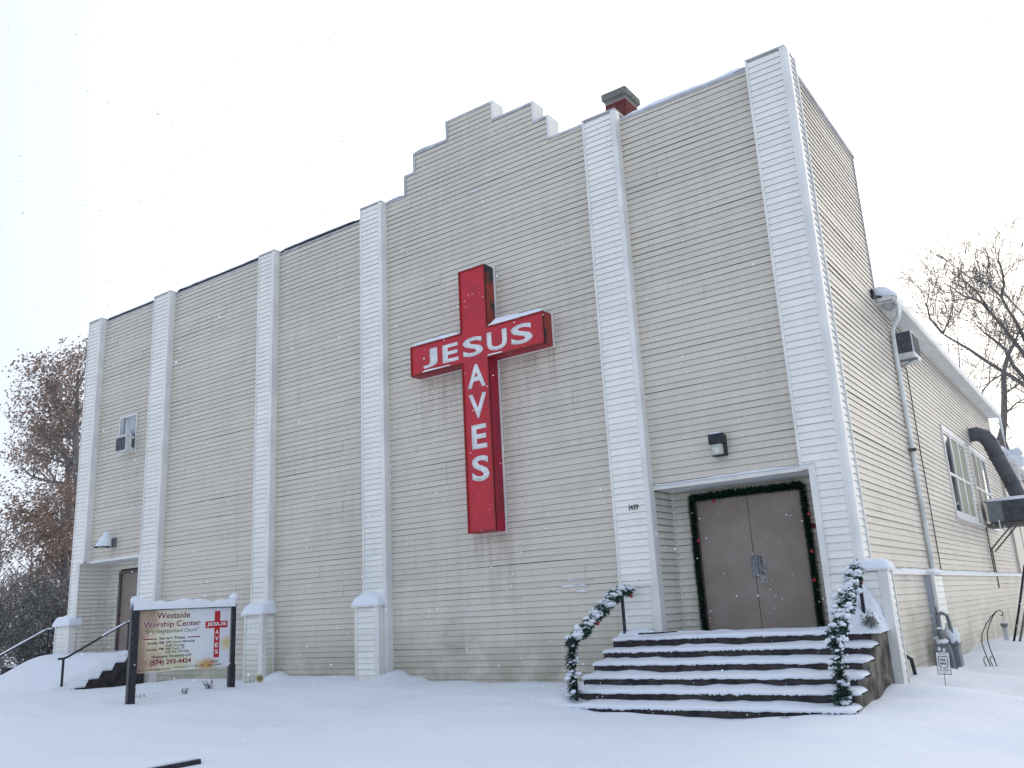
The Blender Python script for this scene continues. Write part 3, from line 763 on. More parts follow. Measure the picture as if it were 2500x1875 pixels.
t_ = MB(); t_.box(1.94, 1.99, 4.06, 4.14, ZB, 1.20); t_.box(SX + .04, 2.0, 4.04, 4.95, 1.195, 1.225); t_.build('corner_trim', M['trim'], po)
sn = MB(); snow_ridge(sn, (SX + .14, 4.06, 1.225), (SX + .14, 4.95, 1.225), .25, .10, 2, .08); sn.build('pier_snow', M['snow'], po, smooth=True)

# chimney
ch = MB(); ch.box(-3.22, -2.70, 3.50, 4.12, 7.2, 12.31); cho = ch.build('chimney', M['mortar'], church)
bk = MB(); bh = .0757
for k in range(int((12.31 - 10.2) / bh)):
    z0 = 10.2 + k * bh
    for face in range(2):
        Ln = .52 if face == 0 else .62
        off = (k % 2) * .105; a = -off
        while a < Ln:
            lo_, hi_ = max(0, a + .005), min(Ln, a + .205)
            if hi_ - lo_ > .02:
                pr_ = .008 + random.random() * .005
                if face == 0: bk.box(-3.22 + lo_, -3.22 + hi_, 3.50 - pr_, 3.51, z0 + .005, z0 + bh - .005)
                else: bk.box(-2.71, -2.70 + pr_, 3.50 + lo_, 3.50 + hi_, z0 + .005, z0 + bh - .005)
            a += .21
bk.build('brickwork', M['brick'], cho, kind='stuff')
cc = MB(); cc.box(-3.28, -2.64, 3.43, 4.19, 12.36, 12.53); cc.box(-3.24, -2.68, 3.47, 4.15, 12.31, 12.36); cc.build('chimney_cap', M['capstone'], cho, bevel=.02)

# ------------------------------------------------------------------ link boards: the 300 largest as parts, the rest joined per wall
BOARDS.sort(key=lambda b: -b[0])
named = BOARDS[:298]; rest = BOARDS[298:]
coff = church.location
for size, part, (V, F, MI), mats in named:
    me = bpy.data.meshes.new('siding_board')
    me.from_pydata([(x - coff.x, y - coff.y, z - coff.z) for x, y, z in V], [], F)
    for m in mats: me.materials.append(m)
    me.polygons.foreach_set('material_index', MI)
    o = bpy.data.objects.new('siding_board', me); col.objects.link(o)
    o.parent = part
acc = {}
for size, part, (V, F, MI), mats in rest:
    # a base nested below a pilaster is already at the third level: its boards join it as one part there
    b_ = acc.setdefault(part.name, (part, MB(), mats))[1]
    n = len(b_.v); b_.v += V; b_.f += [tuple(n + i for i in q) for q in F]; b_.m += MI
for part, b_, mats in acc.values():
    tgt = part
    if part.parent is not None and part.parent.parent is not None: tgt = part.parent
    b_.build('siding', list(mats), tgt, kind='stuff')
for o in [o for o in col.objects if o.name.startswith('siding_board')]:
    p = o.parent
    if p.parent is not None and p.parent.parent is not None: o.parent = p.parent
# bases' own trims, caps and snow would sit a level too deep: hang them from the pilaster instead
for o in list(col.objects):
    d = 0; p = o
    while p.parent is not None: p = p.parent; d += 1
    if d >= 3: o.parent = o.parent.parent

# snow caught on the laps of the middle bay, wind-blown patches
sn = MB()
for x0, x1, z, h in ((-3.12, -2.52, 1.302, .022), (-2.84, -2.54, 1.205, .035), (-3.05, -2.44, 1.408, .014), (-4.75, -4.12, 9.125, .03), (-6.5, -5.7, .92, .010), (-5.5, -4.9, .92, .012), (-4.3, -3.9, 1.19, .010), (-12.9, -12.2, 8.1, .015), (-17.7, -17.2, 9.2, .02), (-16.0, -15.4, 9.33, .03)):
    n = max(5, int((x1 - x0) / .05)); rows = []
    for i in range(n + 1):
        x = x0 + (x1 - x0) * i / n; q = max(.1, .7 + mnoise.noise(Vector((x * 9, z, 0)))) * min(1, min(i, n - i) / 2 + .05)
        rows.append([(x, -.021, z), (x, -.030, z + h * .3 * q), (x, -.022, z + h * q), (x, -.008, z + h * 1.3 * q)])
    sn.grid(rows)
sn.build('wind_blown_snow', M['snow'], church, smooth=True)

# ------------------------------------------------------------------ the red cross
cx0, cx1, cz0, cz1 = -4.775, -4.145, 2.345, 7.375
ax0, ax1, az0, az1 = -6.045, -2.90, 5.515, 6.125
CY0, CY1 = -.33, -.035
cr = thing('cross_sign', 'big red metal cross reading JESUS SAVES mounted on the middle of the facade', 'cross', (-4.46, 0, cz0))
b_ = MB()
def prism(b, poly, y0, y1, side_m=None, front=True):
    n = len(b.v); k = len(poly)
    b.v += [(x, y0, z) for x, z in poly] + [(x, y1, z) for x, z in poly]
    for i in range(k):
        j = (i + 1) % k
        b.f.append((n + i, n + j, n + k + j, n + k + i)); b.m.append(side_m(i) if side_m else 0)
poly = [(cx0, cz0), (cx1, cz0), (cx1, az0), (ax1, az0), (ax1, az1), (cx1, az1), (cx1, cz1), (cx0, cz1), (cx0, az1), (ax0, az1), (ax0, az0), (cx0, az0)]
prism(b_, poly, CY0, CY1, lambda i: 1 if i in (3, 5) else 0)
b_.box(cx0 + .01, cx1 - .01, CY1 - .02, CY1, cz0 + .01, cz1 - .01); b_.box(ax0 + .01, ax1 - .01, CY1 - .021, CY1 - .001, az0 + .01, az1 - .01)
b_.build('cabinet', [M['redside'], M['rust']], cr)
b_ = MB(); e = .02
b_.box(cx0 + e, cx1 - e, CY0 + .012, CY0 + .04, cz0 + e, az0 + e); b_.box(ax0 + e, ax1 - e, CY0 + .012, CY0 + .04, az0 + e, az1 - e); b_.box(cx0 + e, cx1 - e, CY0 + .012, CY0 + .04, az1 - e, cz1 - e)
b_.build('face_panel', M['red'], cr)
b_ = MB(); w_ = .028
for i in range(12):
    (xa, za), (xb, zb) = poly[i], poly[(i + 1) % 12]
    xl, xh, zl, zh = min(xa, xb), max(xa, xb), min(za, zb), max(za, zb)
    q = .002 * (i % 2)
    inx = -1 if (i in (1, 3, 5)) else 1
    if xl == xh:
        s_ = -1 if i in (1, 3, 5) else 1
        b_.box(min(xl, xl + s_ * w_), max(xl, xl + s_ * w_), CY0 - .006 - q, CY0 + .02, zl, zh)
    else:
        s_ = 1 if i in (0, 2, 10) else -1
        b_.box(xl, xh, CY0 - .006 - q, CY0 + .02, min(zl, zl + s_ * w_), max(zl, zl + s_ * w_))
b_.build('edge_trim', M['rustedge'], cr)
b_ = MB(); b_.box(cx0 - .02, cx1 + .03, -.05, -.022, cz0 - .02, cz1 + .02); b_.box(ax0 - .02, ax1 + .03, -.052, -.024, az0 - .02, az1 + .02); b_.build('mounting_board', M['trim'], cr)
LY = CY0 + .004
off = cr.location
def cl(s, x0, x1, z0, z1): text_part('letter', s, x0 - off.x, x1 - off.x, z0 - off.z, z1 - off.z, M['letter'], cr, y=LY + .004, depth=.002, bold=.026)
for s, x0, x1 in (('J', -5.735, -5.365), ('E', -5.235, -4.85), ('S', -4.735, -4.26), ('U', -4.165, -3.71), ('S', -3.62, -3.145)): cl(s, x0, x1, 5.615 if s != 'E' else 5.62, 5.99 if s != 'E' else 5.98)
for s, z0, z1, x0, x1 in (('A', 5.0, 5.45, -4.655, -4.235), ('V', 4.42, 4.88, -4.645, -4.235), ('E', 3.85, 4.30, -4.61, -4.265), ('S', 3.255, 3.72, -4.635, -4.24)): cl(s, x0, x1, z0, z1)
sn = MB()
snow_ridge(sn, (ax0 + .03, -.18, az1), (cx0 - .02, -.18, az1), .30, .10, 2, .08); snow_ridge(sn, (cx1 + .02, -.18, az1), (ax1 - .0, -.18, az1), .33, .14, 3, .08)
snow_ridge(sn, (cx0, -.18, cz1), (cx1, -.18, cz1), .30, .035, 4, .08)
snow_ridge(sn, (ax0 + .3, CY0 - .012, az0 + w_), (cx0 - .25, CY0 - .012, az0 + w_), .02, .03, 5, .05); snow_ridge(sn, (cx1 - .02, CY0 - .012, az0 + w_), (cx1 + .35, CY0 - .012, az0 + w_), .02, .035, 6, .05)
sn.build('snow_cap', M['snow'], cr, smooth=True)

# ------------------------------------------------------------------ things on the facade
# small window and its air conditioner
wx0, wx1, wz0, wz1 = -16.70, -15.90, 5.52, 6.55
b_ = MB(); b_.box(wx0 + .03, wx1 - .03, -.012, -.024, wz0 + .02, wz1 - .02)
win = MB()
for q in ((wx0, wx0 + .03, wz0, wz1), (wx1 - .03, wx1, wz0, wz1), (wx0 + .03, wx1 - .03, wz1 - .035, wz1), (wx0 + .03, wx1 - .03, wz0, wz0 + .04)):
    win.box(q[0], q[1], -.045, .0, q[2], q[3])
wo = win.build('window', M['trim'], church, label='small double-hung window high in the left bay')
p_ = MB(); p_.box(wx0 + .03, wx1 - .03, -.026, -.02, 6.03, wz1 - .035); p_.build('pane', M['frost'], wo)
p_ = MB(); p_.box(wx0 + .03, wx1 - .03, -.028, -.02, wz0 + .04, 5.98); p_.build('pane', M['glassd'], wo)
p_ = MB(); p_.box(wx0 + .03, wx1 - .03, -.040, -.02, 5.98, 6.03); p_.box(wx0 + .18, wx0 + .24, -.040, -.02, 6.03, wz1 - .035); p_.build('sash', M['grey'], wo)
ac = thing('window_air_conditioner', 'white window air conditioner capped with snow, sticking out of the small left window', 'air conditioner', (-16.3, -.2, 5.6))
b_ = MB(); b_.box(-16.40, -15.94, -.29, -.045, 5.52, 5.93); b_.build('shell', M['acbody'], ac, bevel=.015)
b_ = MB(); b_.box(-16.375, -15.965, -.298, -.29, 5.555, 5.895)
for k in range(9): b_.box(-16.375, -15.965, -.304, -.297, 5.565 + k * .036, 5.577 + k * .036)
b_.build('rear_grille', M['acdark'], ac)
b_ = MB(); b_.box(-15.942, -15.934, -.13, -.06, 5.62, 5.86); b_.build('side_vent', M['acdark'], ac)
sn = MB(); snow_ridge(sn, (-16.41, -.17, 5.93), (-15.93, -.17, 5.93), .26, .055, 1, .06); sn.build('snow_cap', M['snow'], ac, smooth=True)

ac2 = thing('window_air_conditioner', 'grey air conditioner through the side wall just under the eave', 'air conditioner', (SX + .16, 5.8, 5.45))
b_ = MB(); b_.box(SX, SX + .34, 5.45, 6.15, 5.44, 5.98); b_.build('shell', M['acbody'], ac2, bevel=.012)
b_ = MB(); b_.box(SX + .02, SX + .32, 5.436, 5.452, 5.54, 5.965)
b_.build('side_panel', M['acdark'], ac2)
b_ = MB(); b_.box(SX + .338, SX + .347, 5.50, 6.10, 5.55, 5.94)
for k in range(10): b_.box(SX + .345, SX + .353, 5.50, 6.10, 5.56 + k * .038, 5.572 + k * .038)
b_.build('rear_grille', M['acdark'], ac2)
b_ = MB(); b_.box(SX - .0, SX + .36, 5.6, 5.64, 5.40, 5.44); b_.bar((SX + .02, 5.62, 5.3), (SX + .3, 5.62, 5.42), .02); b_.build('support_bracket', M['grey'], ac2)

# lamp over the left door: dark hood covered with snow
ll = thing('wall_lamp', 'dark hooded wall lamp heaped with snow above the left doorway', 'lamp', (-16.75, -.1, 3.1), group='outdoor wall lamps')
c = Vector((-16.72, -.30, 3.10))
def hood(mb_, th0, th1, n, grow_, zlo, zhi, m=9):
    rows = []
    for i in range(n + 1):
        th = R(th0 + (th1 - th0) * i / n); row = []
        for k in range(m + 1):
            t_ = zlo + (zhi - zlo) * k / m
            rad = (.195 * (1 - t_) ** .75 + .085 * (1 - t_ ** 3)) * .74 + grow_
            lean = .06 * t_
            row.append((c.x + rad * math.cos(th) + lean, c.y + rad * math.sin(th) + .08 * t_, c.z + .36 * t_ + grow_ * .5))
        rows.append(row)
    mb_.grid(rows)
b_ = MB(); hood(b_, 0, 360, 18, 0, 0, 1); b_.build('hood', M['black'], ll, smooth=True)
b_ = MB(); b_.tube([(-16.62, .0, 3.20), (-16.62, -.12, 3.22), (-16.68, -.22, 3.24)], .04, 8); b_.box(-16.70, -16.54, -.06, .0, 3.10, 3.34); b_.build('mount', M['grey'], ll)
b_ = MB(); b_.lathe(tuple(c), [(.0, -.03), (.08, -.02), (.11, .02)], 12); b_.build('lens', M['lens'], ll, smooth=True)
sn = MB(); hood(sn, -82, 60, 10, .018, .03, 1.0); hood(sn, -190, -82, 6, .016, .48, 1.0); hood(sn, 60, 170, 6, .016, .4, 1.0)
sn.blob((c.x + .06, c.y + .08, c.z + .36), .09, .09, .05, seed=3); sn.build('snow_cap', M['snow'], ll, smooth=True)

# square lamp over the main doors
lr = thing('wall_lamp', 'rectangular black wall pack lamp with ribbed glass above the main double doors', 'lamp', (0.03, -.08, 3.1), group='outdoor wall lamps')
b_ = MB(); b_.box(-.11, .10, -.10, -.0, 3.10, 3.43); b_.box(-.125, .115, -.20, -.10, 3.28, 3.44); b_.box(-.10, .10, -.17, -.10, 3.09, 3.11); b_.build('housing', M['black'], lr, bevel=.008)
b_ = MB(); b_.box(-.09, .075, -.185, -.10, 3.112, 3.278)
b_.build('lens', M['lens'], lr, bevel=.01)
b_ = MB(); b_.box(-.045, .035, -.19, -.18, 3.14, 3.22); b_.build('bulb_glow_plate', mat('pale_reflector', (.62, .64, .57), .4), lr)
sn = MB(); snow_ridge(sn, (-.12, -.15, 3.44), (.09, -.15, 3.44), .09, .03, 2, .03); sn.build('snow_cap', M['snow'], lr, smooth=True)

# barn lamp at the eave corner
le = thing('wall_lamp', 'snowy round floodlight on a bracket where the tall wall meets the eave', 'lamp', (SX + .1, 4.5, 6.45), group='outdoor wall lamps')
c = Vector((SX + .18, 4.55, 6.36))
b_ = MB(); b_.lathe((c.x, c.y, c.z - .17), [(.02, 0), (.06, .01), (.13, .10), (.165, .20)], 14); b_.build('glass_bowl', M['frost'], le, smooth=True)
b_ = MB(); b_.lathe((c.x, c.y, c.z + .03), [(.18, 0), (.18, .03), (.13, .10), (.07, .17), (0, .19)], 14); b_.build('hood', M['black'], le, smooth=True)
b_ = MB(); b_.tube([(SX, 4.0, 6.42), (SX + .04, 4.2, 6.42), (c.x, 4.5, 6.46)], .025, 6); b_.box(SX, SX + .07, 3.88, 4.02, 6.32, 6.48); b_.build('mount', M['black'], le)
sn = MB(); sn.blob((c.x, c.y, c.z + .12), .16, .17, .12, seed=8, half=True, nu=12, nv=6); sn.build('snow_cap', M['snow'], le, smooth=True)

# house number
hn = thing('house_number', 'black metal figures 1419 on the white pilaster beside the doors', 'house number', (-1.53, PD - .02, 2.43))
for i, ch_ in enumerate('1419'):
    x0 = -.085 + i * .046 + (.01 if ch_ == '1' else 0)
    if ch_ == '1':
        o_ = hn.location; MB().box(o_.x + x0 + .006, o_.x + x0 + .020, o_.y - .006, o_.y, o_.z, o_.z + .085).build('digit', M['black'], hn); continue
    text_part('digit', ch_, x0, x0 + (.024 if ch_ == '1' else .042), 0, .085, M['black'], hn, y=-.004, depth=.004, bold=.006)

# red emblem strip beside the door garland
rt = thing('red_strip_sign', 'short dark red strip with a pale round emblem beside the door garland', 'sign', (1.09, .69, 1.97))
b_ = MB(); b_.box(-.10, .20, -.003, .0, -.03, .035); b_.build('strip', M['maroon'], rt, local=True)
b_ = MB(); b_.tube([(.065, -.006, .003), (.065, -.003, .003)], .022, 10); b_.tube([(.065, -.008, .003), (.065, -.0055, .003)], .009, 8, mi=1); b_.build('emblem', [M['paper'], M['maroon']], rt, local=True)

# ------------------------------------------------------------------ garlands
def garland(mb_, pts, rad, dens, nlen, flop=1.0, two=False, seed=1):
    rng = random.Random(seed); pts = [Vector(p) for p in pts]
    for a, b in zip(pts, pts[1:]):
        d = b - a; Ln = d.length; d.normalize()
        up = Vector((0, 0, 1)) if abs(d.z) < .9 else Vector((1, 0, 0)); x = d.cross(up).normalized(); y = d.cross(x)
        for k in range(int(dens * Ln)):
            c = a + d * rng.random() * Ln
            th = rng.random() * 2 * math.pi; o_ = x * math.cos(th) + y * math.sin(th)
            c = c + o_ * rad * .35 * rng.random()
            n = (o_ + d * rng.uniform(-.7, .7) + Vector((0, 0, -.25 * flop))).normalized()
            l_ = nlen * rng.uniform(.55, 1.1); s_ = n.cross(d).normalized() * nlen * .11
            mb_.quad(c - s_, c + s_, c + n * l_ + s_ * .5, c + n * l_ - s_ * .5, 1 if (two and rng.random() < .45) else 0)
def bauble(p, label, r=.036):
    b_ = MB(); b_.blob(p, r, r, r, jag=0, nu=12, nv=8)
    n = MB(); o = thing('bauble', label, 'bauble', p, group='red baubles on the garlands')
    b_.build('ball', M['bauble'], o, smooth=True)
    n.tube([(p[0], p[1], p[2] + r * .9), (p[0], p[1], p[2] + r * 1.25)], .008, 8); n.build('cap', M['steel'], o)
gd = thing('door_garland', 'dark green tinsel garland framing the taupe double doors', 'garland', (.05, .66, FZ))
mb = MB()
GYy = .62
path = [(-.86, GYy, FZ + .03), (-.87, GYy, 1.5), (-.86, GYy, 2.60), (-.2, GYy, 2.61), (.5, GYy, 2.60), (.96, GYy, 2.60), (.97, GYy, 1.6), (.965, GYy, FZ + .02)]
mb.tube(path, .014, 5)
garland(mb, path, .06, 2600, .072, seed=4)
mb.build('tinsel', M['needle'], gd)
for p, l_ in (((-.45, .56, 2.50), 'red bauble hanging from the top of the door garland, left of centre'), ((-.78, .56, 1.90), 'red bauble on the left side of the door garland'),
              ((1.03, .57, 2.14), 'topmost red bauble on the right side of the door garland'), ((1.0, .56, 1.59), 'middle red bauble on the right side of the door garland'), ((.98, .56, 1.17), 'lowest red bauble on the right side of the door garland')):
    bauble(p, l_, .028)

# ------------------------------------------------------------------ steps
def hz(x, s): return mnoise.noise(Vector((x * 1.3, s * 5.1, 0)))
def step_snow(mb_, x0, x1, yb, yf, z, th, seed, side_r=True, side_l=True, thin=None, over=.03):
    n = int((x1 - x0) / .02); rows = []
    for i in range(n + 1):
        x = x0 + (x1 - x0) * i / n
        e = min(1, min(i if side_l else n, (n - i) if side_r else n) * .02 / .10)
        e = (1 - (1 - e) ** 2) ** .5
        q = 1 + .28 * hz(x, seed) + .16 * mnoise.noise(Vector((x * 6, seed * 3.3, 0)))
        rag = max(0, hz(x * 1.1, seed + 12) + .25); fl = mnoise.noise(Vector((x * 9, seed, 1))) * .012 + mnoise.noise(Vector((x * 31, seed, 4))) * .042 * rag
        f = yf - over * (0.6 + .5 * hz(x * 2, seed + 9)) * (.4 + .6 * e) + (1 - e) * .05
        T = max(.012, th * q * (.25 + .75 * e))
        low = z - .008 - max(0, hz(x * 2.2, seed + 4)) * .020 + fl
        row = [(x, f + .05, z - .004), (x, f + .012, low), (x, f - .002, min(low + .012, z + T * .3)), (x, f - .004, z + T * .40), (x, f + .02, z + T * .80), (x, f + .07, z + T), (x, (f + yb) / 2, z + T * 1.0 + .006 * hz(x * 3, seed + 2)), (x, yb - .06, z + T * (1.15 + .1 * hz(x, seed + 7))), (x, yb + .01, z + T * (1.5 + .6 * hz(x * 1.7, seed + 6)))]
        rows.append(row)
    mb_.grid(rows)
TR, RI = .316, .157
def staircase(xl, xr, label, snow=True, deep=False):
    st = thing('entrance_steps', label, 'steps', ((xl + xr) / 2, -1.2, -.6))
    y0 = -.68
    # landing
    b_ = MB(); b_.box(xl, xr - .09 if not deep else xr, y0, PD - .05, -.6, FZ)
    b_.build('landing', M['concrete'], st)
    for k in range(1, 6):
        b_ = MB(); b_.box(xl, xr - .09 * (not deep), y0 - TR * k, y0 - TR * (k - 1) - .001, -.62, FZ - RI * k)
        # worn, slightly uneven nosing
        b_.build('step', M['concrete'], st, bevel=.012)
    if not deep:
        # right side wall of the steps, tan rough concrete
        b_ = MB(); pts = [(y0 + .33, FZ - .02)]
        pts = [(PD - .055, -.62), (PD - .055, FZ - .005), (y0, FZ - .005)]
        for k in range(1, 6): pts += [(y0 - TR * (k - 1), FZ - RI * k - .005), (y0 - TR * k, FZ - RI * k - .005)]
        pts += [(y0 - TR * 5, -.62)]
        n = len(b_.v); m_ = len(pts)
        b_.v += [(xr, y, z) for y, z in pts] + [(xr - .09, y, z) for y, z in pts]
        b_.f.append(tuple(range(m_))); b_.m.append(0); b_.f.append(tuple(range(m_, 2 * m_))[::-1]); b_.m.append(0)
        for i in range(m_): b_.f.append((i, (i + 1) % m_, m_ + (i + 1) % m_, m_ + i)); b_.m.append(0)
        b_.build('side_wall', M['concside'], st)
    return st
st1 = staircase(-1.8, 2.06, 'snow-covered concrete steps up to the taupe double doors')
sn = MB()
step_snow(sn, -1.83, 2.07, PD - .01, -.70, FZ, .052, 1, over=.028)
for k in range(1, 6):
    sx0, sx1 = -1.83, 2.07 - (.02 if k < 4 else 0)
    step_snow(sn, sx0, sx1, -.68 - TR * (k - 1), -.70 - TR * k, FZ - RI * k, (.046, .050, .050, .052, .052)[k - 1], k + 1, over=.028)
sn.build('snow_cover', M['snow'], st1, smooth=True)
sn = MB(); step_snow(sn, -1.22, 1.31, .70, PD + .0, FZ + .004, .03, 11, over=0); sn.blob((-1.55, -.36, FZ + .05), .30, .2, .10, seed=3, nu=14, nv=8, half=True)
sn.build('doorway_snow', M['snow'], st1, smooth=True)
# drift beside the right rail against the corner base
sn = MB()
rows = []
for i in range(22):
    x = 1.46 + (2.10 - 1.46) * i / 21; row = []
    for j in range(16):
        y = -.16 - .60 * j / 15
        hgt = .55 * math.exp(-((x - 1.78) / .20) ** 2) + .20 * math.exp(-((x - 2.0) / .14) ** 2) + .05
        q = max(0, 1 - (j / 15) ** 1.3) * (1 if y > -.60 else .7)
        row.append((x, y, FZ - .01 + hgt * q * min(1, (2.10 - x) / .10 + .1) * (1 + .35 * mnoise.noise(Vector((x * 7, y * 7, 3)))) + .02 * mnoise.noise(Vector((x * 22, y * 22, 1)))))
    rows.append(row)
sn.grid(rows)
sn.build('snow_drift', M['snow'], st1, smooth=True)
b_ = MB(); rng = random.Random(5)
for k in range(150):
    c = Vector((1.97 + rng.gauss(0, .05), -.62 + rng.gauss(0, .03), FZ + .14 + rng.gauss(0, .045))); d = Vector((rng.gauss(0, 1), rng.gauss(0, 1), rng.gauss(0, 1))).normalized()
    s_ = d.cross(Vector((0, 0, 1))) * .008; b_.quad(c - s_, c + s_, c + d * .06 + s_, c + d * .06 - s_)
tag(b_.build('dead_plant', M['bush']), 'dead brown plant poking from the drift right of the top step', 'plant')

st2 = staircase(-18.6, -14.75, 'left entrance steps buried under thick smooth snow', deep=True)
sn = MB(); rows = []
prof = [(.70, FZ + .03), (PD, FZ + .04), (-.5, FZ + .07), (-.75, FZ + .05), (-1.0, FZ - .03), (-1.35, FZ - .20), (-1.7, FZ - .36), (-2.05, FZ - .52), (-2.4, FZ - .67), (-2.8, FZ - .80), (-3.3, -.46)]
def pz(y):
    for (ya, za), (yb, zb) in zip(prof, prof[1:]):
        if yb <= y <= ya: return za + (zb - za) * (y - ya) / (yb - ya)
    return -.5
for i in range(46):
    x = -19.9 + (-14.71 + 19.9) * i / 45
    row = []
    for j in range(41):
        y = PD - .02 - 3.1 * j / 40
        z = pz(y) + .03 * mnoise.noise(Vector((x * 1.2, y * 1.5, 2)))
        k = min(5, max(0, int((-.68 - y) / TR) + 1)) if y < -.68 else 0
        stair = FZ - RI * k
        z = max(z, stair + .05)
        if x < -18.5: z -= (-18.5 - x) ** 1.3 * .75
        if x > -14.95: z = stair + (z - stair) * (1 - ((x + 14.95) / .24) ** 2) * .9 + .045
        row.append((x, y, z))
    rows.append(row)
sn.grid(rows)
# overhanging lip down the right side
lip = [[(-14.71, y, z), (-14.705, y, z - .035 - .02 * mnoise.noise(Vector((0, y * 6, 1)))), (-14.76, y, z - .05)] for (x, y, z) in rows[-1]]
sn.grid(lip)
sn.build('snow_cover', M['snow'], st2, smooth=True)
sn = MB(); step_snow(sn, -17.95, -15.2, .70, PD - .03, FZ + .004, .04, 12, over=0); sn.build('doorway_snow', M['snow'], st2, smooth=True)

# rod lying in the snow on the landing
b_ = MB(); b_.tube([(-1.32, -.745, FZ + .085), (-1.0, -.735, FZ + .088), (-.72, -.70, FZ + .10)], [.014, .013, .008], 6)
tag(b_.build('black_rod', M['black']), 'thin black rod half sunk in the snow on the landing edge', 'rod')

# ------------------------------------------------------------------ handrails
def handrail(x, yu, yl, zu0, zu1, zl0, zl1, label, snow=False, ext=.0, r=.02, snowseg=None):
    h = thing('handrail', label, 'handrail', (x, (yu + yl) / 2, zl0), group='black metal stair handrails')
    b_ = MB(); b_.box(x - r, x + r, yu - r, yu + r, zu0 - .15, zu1 - .01); b_.build('post', M['black'], h)
    b_ = MB(); b_.box(x - r, x + r, yl - r, yl + r, zl0 - .2, zl1 - .01); b_.build('post', M['black'], h)
    b_ = MB(); b_.tube([(x, yu + .08 + ext, zu1 + .0), (x, yu - .02, zu1), (x, yu - .12, zu1 - .03), (x, yl + .10, zl1 + .03), (x, yl, zl1), (x, yl - .12, zl1 - .005)], .024, 8)
    b_.build('rail', M['black'], h, smooth=True)
    if snow:
        s_ = MB(); a, b = snowseg or (0, 1)
        P_ = [Vector((x, yu + .08 + ext, zu1)), Vector((x, yu - .05, zu1)), Vector((x, yl, zl1))]
        snow_ridge(s_, P_[0] + Vector((0, 0, .012)), P_[1] + Vector((0, 0, .012)), .055, .045, 1, .06, taper=False)
        q = P_[1].lerp(P_[2], b)
        snow_ridge(s_, P_[1] + Vector((0, 0, .012)), q + Vector((0, 0, .012)), .055, .045, 2, .06)
        s_.build('rail_snow', M['snow'], h, smooth=True)
    return h
handrail(-1.68, -.50, -2.04, FZ, 1.17, -.3, .47, 'black handrail on the left of the main steps, wrapped in snowy garland')
handrail(1.88, -.50, -1.92, FZ, 1.25, -.4, .44, 'black handrail on the right of the main steps, wrapped in snowy garland')
handrail(-14.85, -.58, -2.10, FZ, 1.185, -.3, .47, 'bare black handrail at the near side of the left steps, snow on its upper half', True, snowseg=(0, .42))
handrail(-18.42, -.62, -2.05, FZ, 1.13, -.5, .42, 'snow-topped black handrail at the far side of the left steps', True)

def rail_garland(label, path, seed, knots, clumps):
    g_ = thing('rail_garland', label, 'garland', path[-1], group='snowy garlands on the stair rails')
    mb = MB(); pts = []
    P_ = [Vector(p) for p in path]
    rng = random.Random(seed)
    for a, b in zip(P_, P_[1:]):
        n = max(2, int((b - a).length / .06))
        for i in range(n): pts.append(a.lerp(b, i / n) + Vector((rng.gauss(0, .016), rng.gauss(0, .016), rng.gauss(0, .014))))
    pts.append(P_[-1])
    # bunches: dense sprays at intervals
    acc_ = 0
    for i, (a, b) in enumerate(zip(pts, pts[1:])):
        q = .55 + .55 * math.sin(i * knots + seed) + rng.uniform(-.15, .15); q = max(.3, q)
        garland(mb, [a, b], .06, 2100 * q, .098 * (.75 + .35 * q), two=True, seed=seed * 100 + i)
    mb.tube(pts, .02, 5)
    mb.build('tinsel', [M['needle'], M['needle2']], g_)
    s_ = MB()
    for i in range(clumps):
        p = pts[rng.randrange(len(pts))]
        k = rng.random()
        dn_ = (pts[min(len(pts) - 1, pts.index(p) + 1)] - pts[max(0, pts.index(p) - 1)]).normalized()
        steep = abs(dn_.z)
        r_c = rng.choice((rng.uniform(.008, .02), rng.uniform(.008, .02), rng.uniform(.02, .048))) * (1.15 if steep < .8 else .9)
        offv = Vector((rng.gauss(0, .045), rng.gauss(0, .045), rng.uniform(.01, .065) if steep < .8 else rng.gauss(0, .03)))
        s_.blob(p + offv, r_c * rng.uniform(.9, 1.6), r_c * rng.uniform(.9, 1.6), r_c * .62, seed=i, nu=7, nv=4, jag=1.1)
    s_.build('snow_clumps', M['snow'], g_, smooth=True)
rail_garland('snowy green garland wound along the left rail of the main steps', [(-1.68, -.30, 1.18), (-1.68, -.50, 1.20), (-1.68, -.80, 1.06), (-1.68, -1.98, .52), (-1.69, -2.06, .44), (-1.69, -2.08, .1), (-1.68, -2.10, -.19)], 3, .75, 330)
rail_garland('snowy green garland wound down the right rail of the main steps', [(1.88, -.42, 1.30), (1.87, -.55, 1.27), (1.86, -.85, 1.05), (1.86, -1.90, .48), (1.88, -1.98, .40), (1.88, -2.0, .0), (1.90, -2.06, -.38)], 5, .6, 380)
for p, l_ in (((-1.60, -.34, 1.09), 'red bauble at the top end of the left rail garland'), ((-1.63, -1.40, .72), 'snow-capped red bauble halfway down the left rail garland'),
              ((1.92, -.60, 1.08), 'orange-red bauble near the top of the right rail garland'), ((1.80, -1.22, .90), 'red bauble a third of the way down the right rail garland')):
    bauble(p, l_, .028)

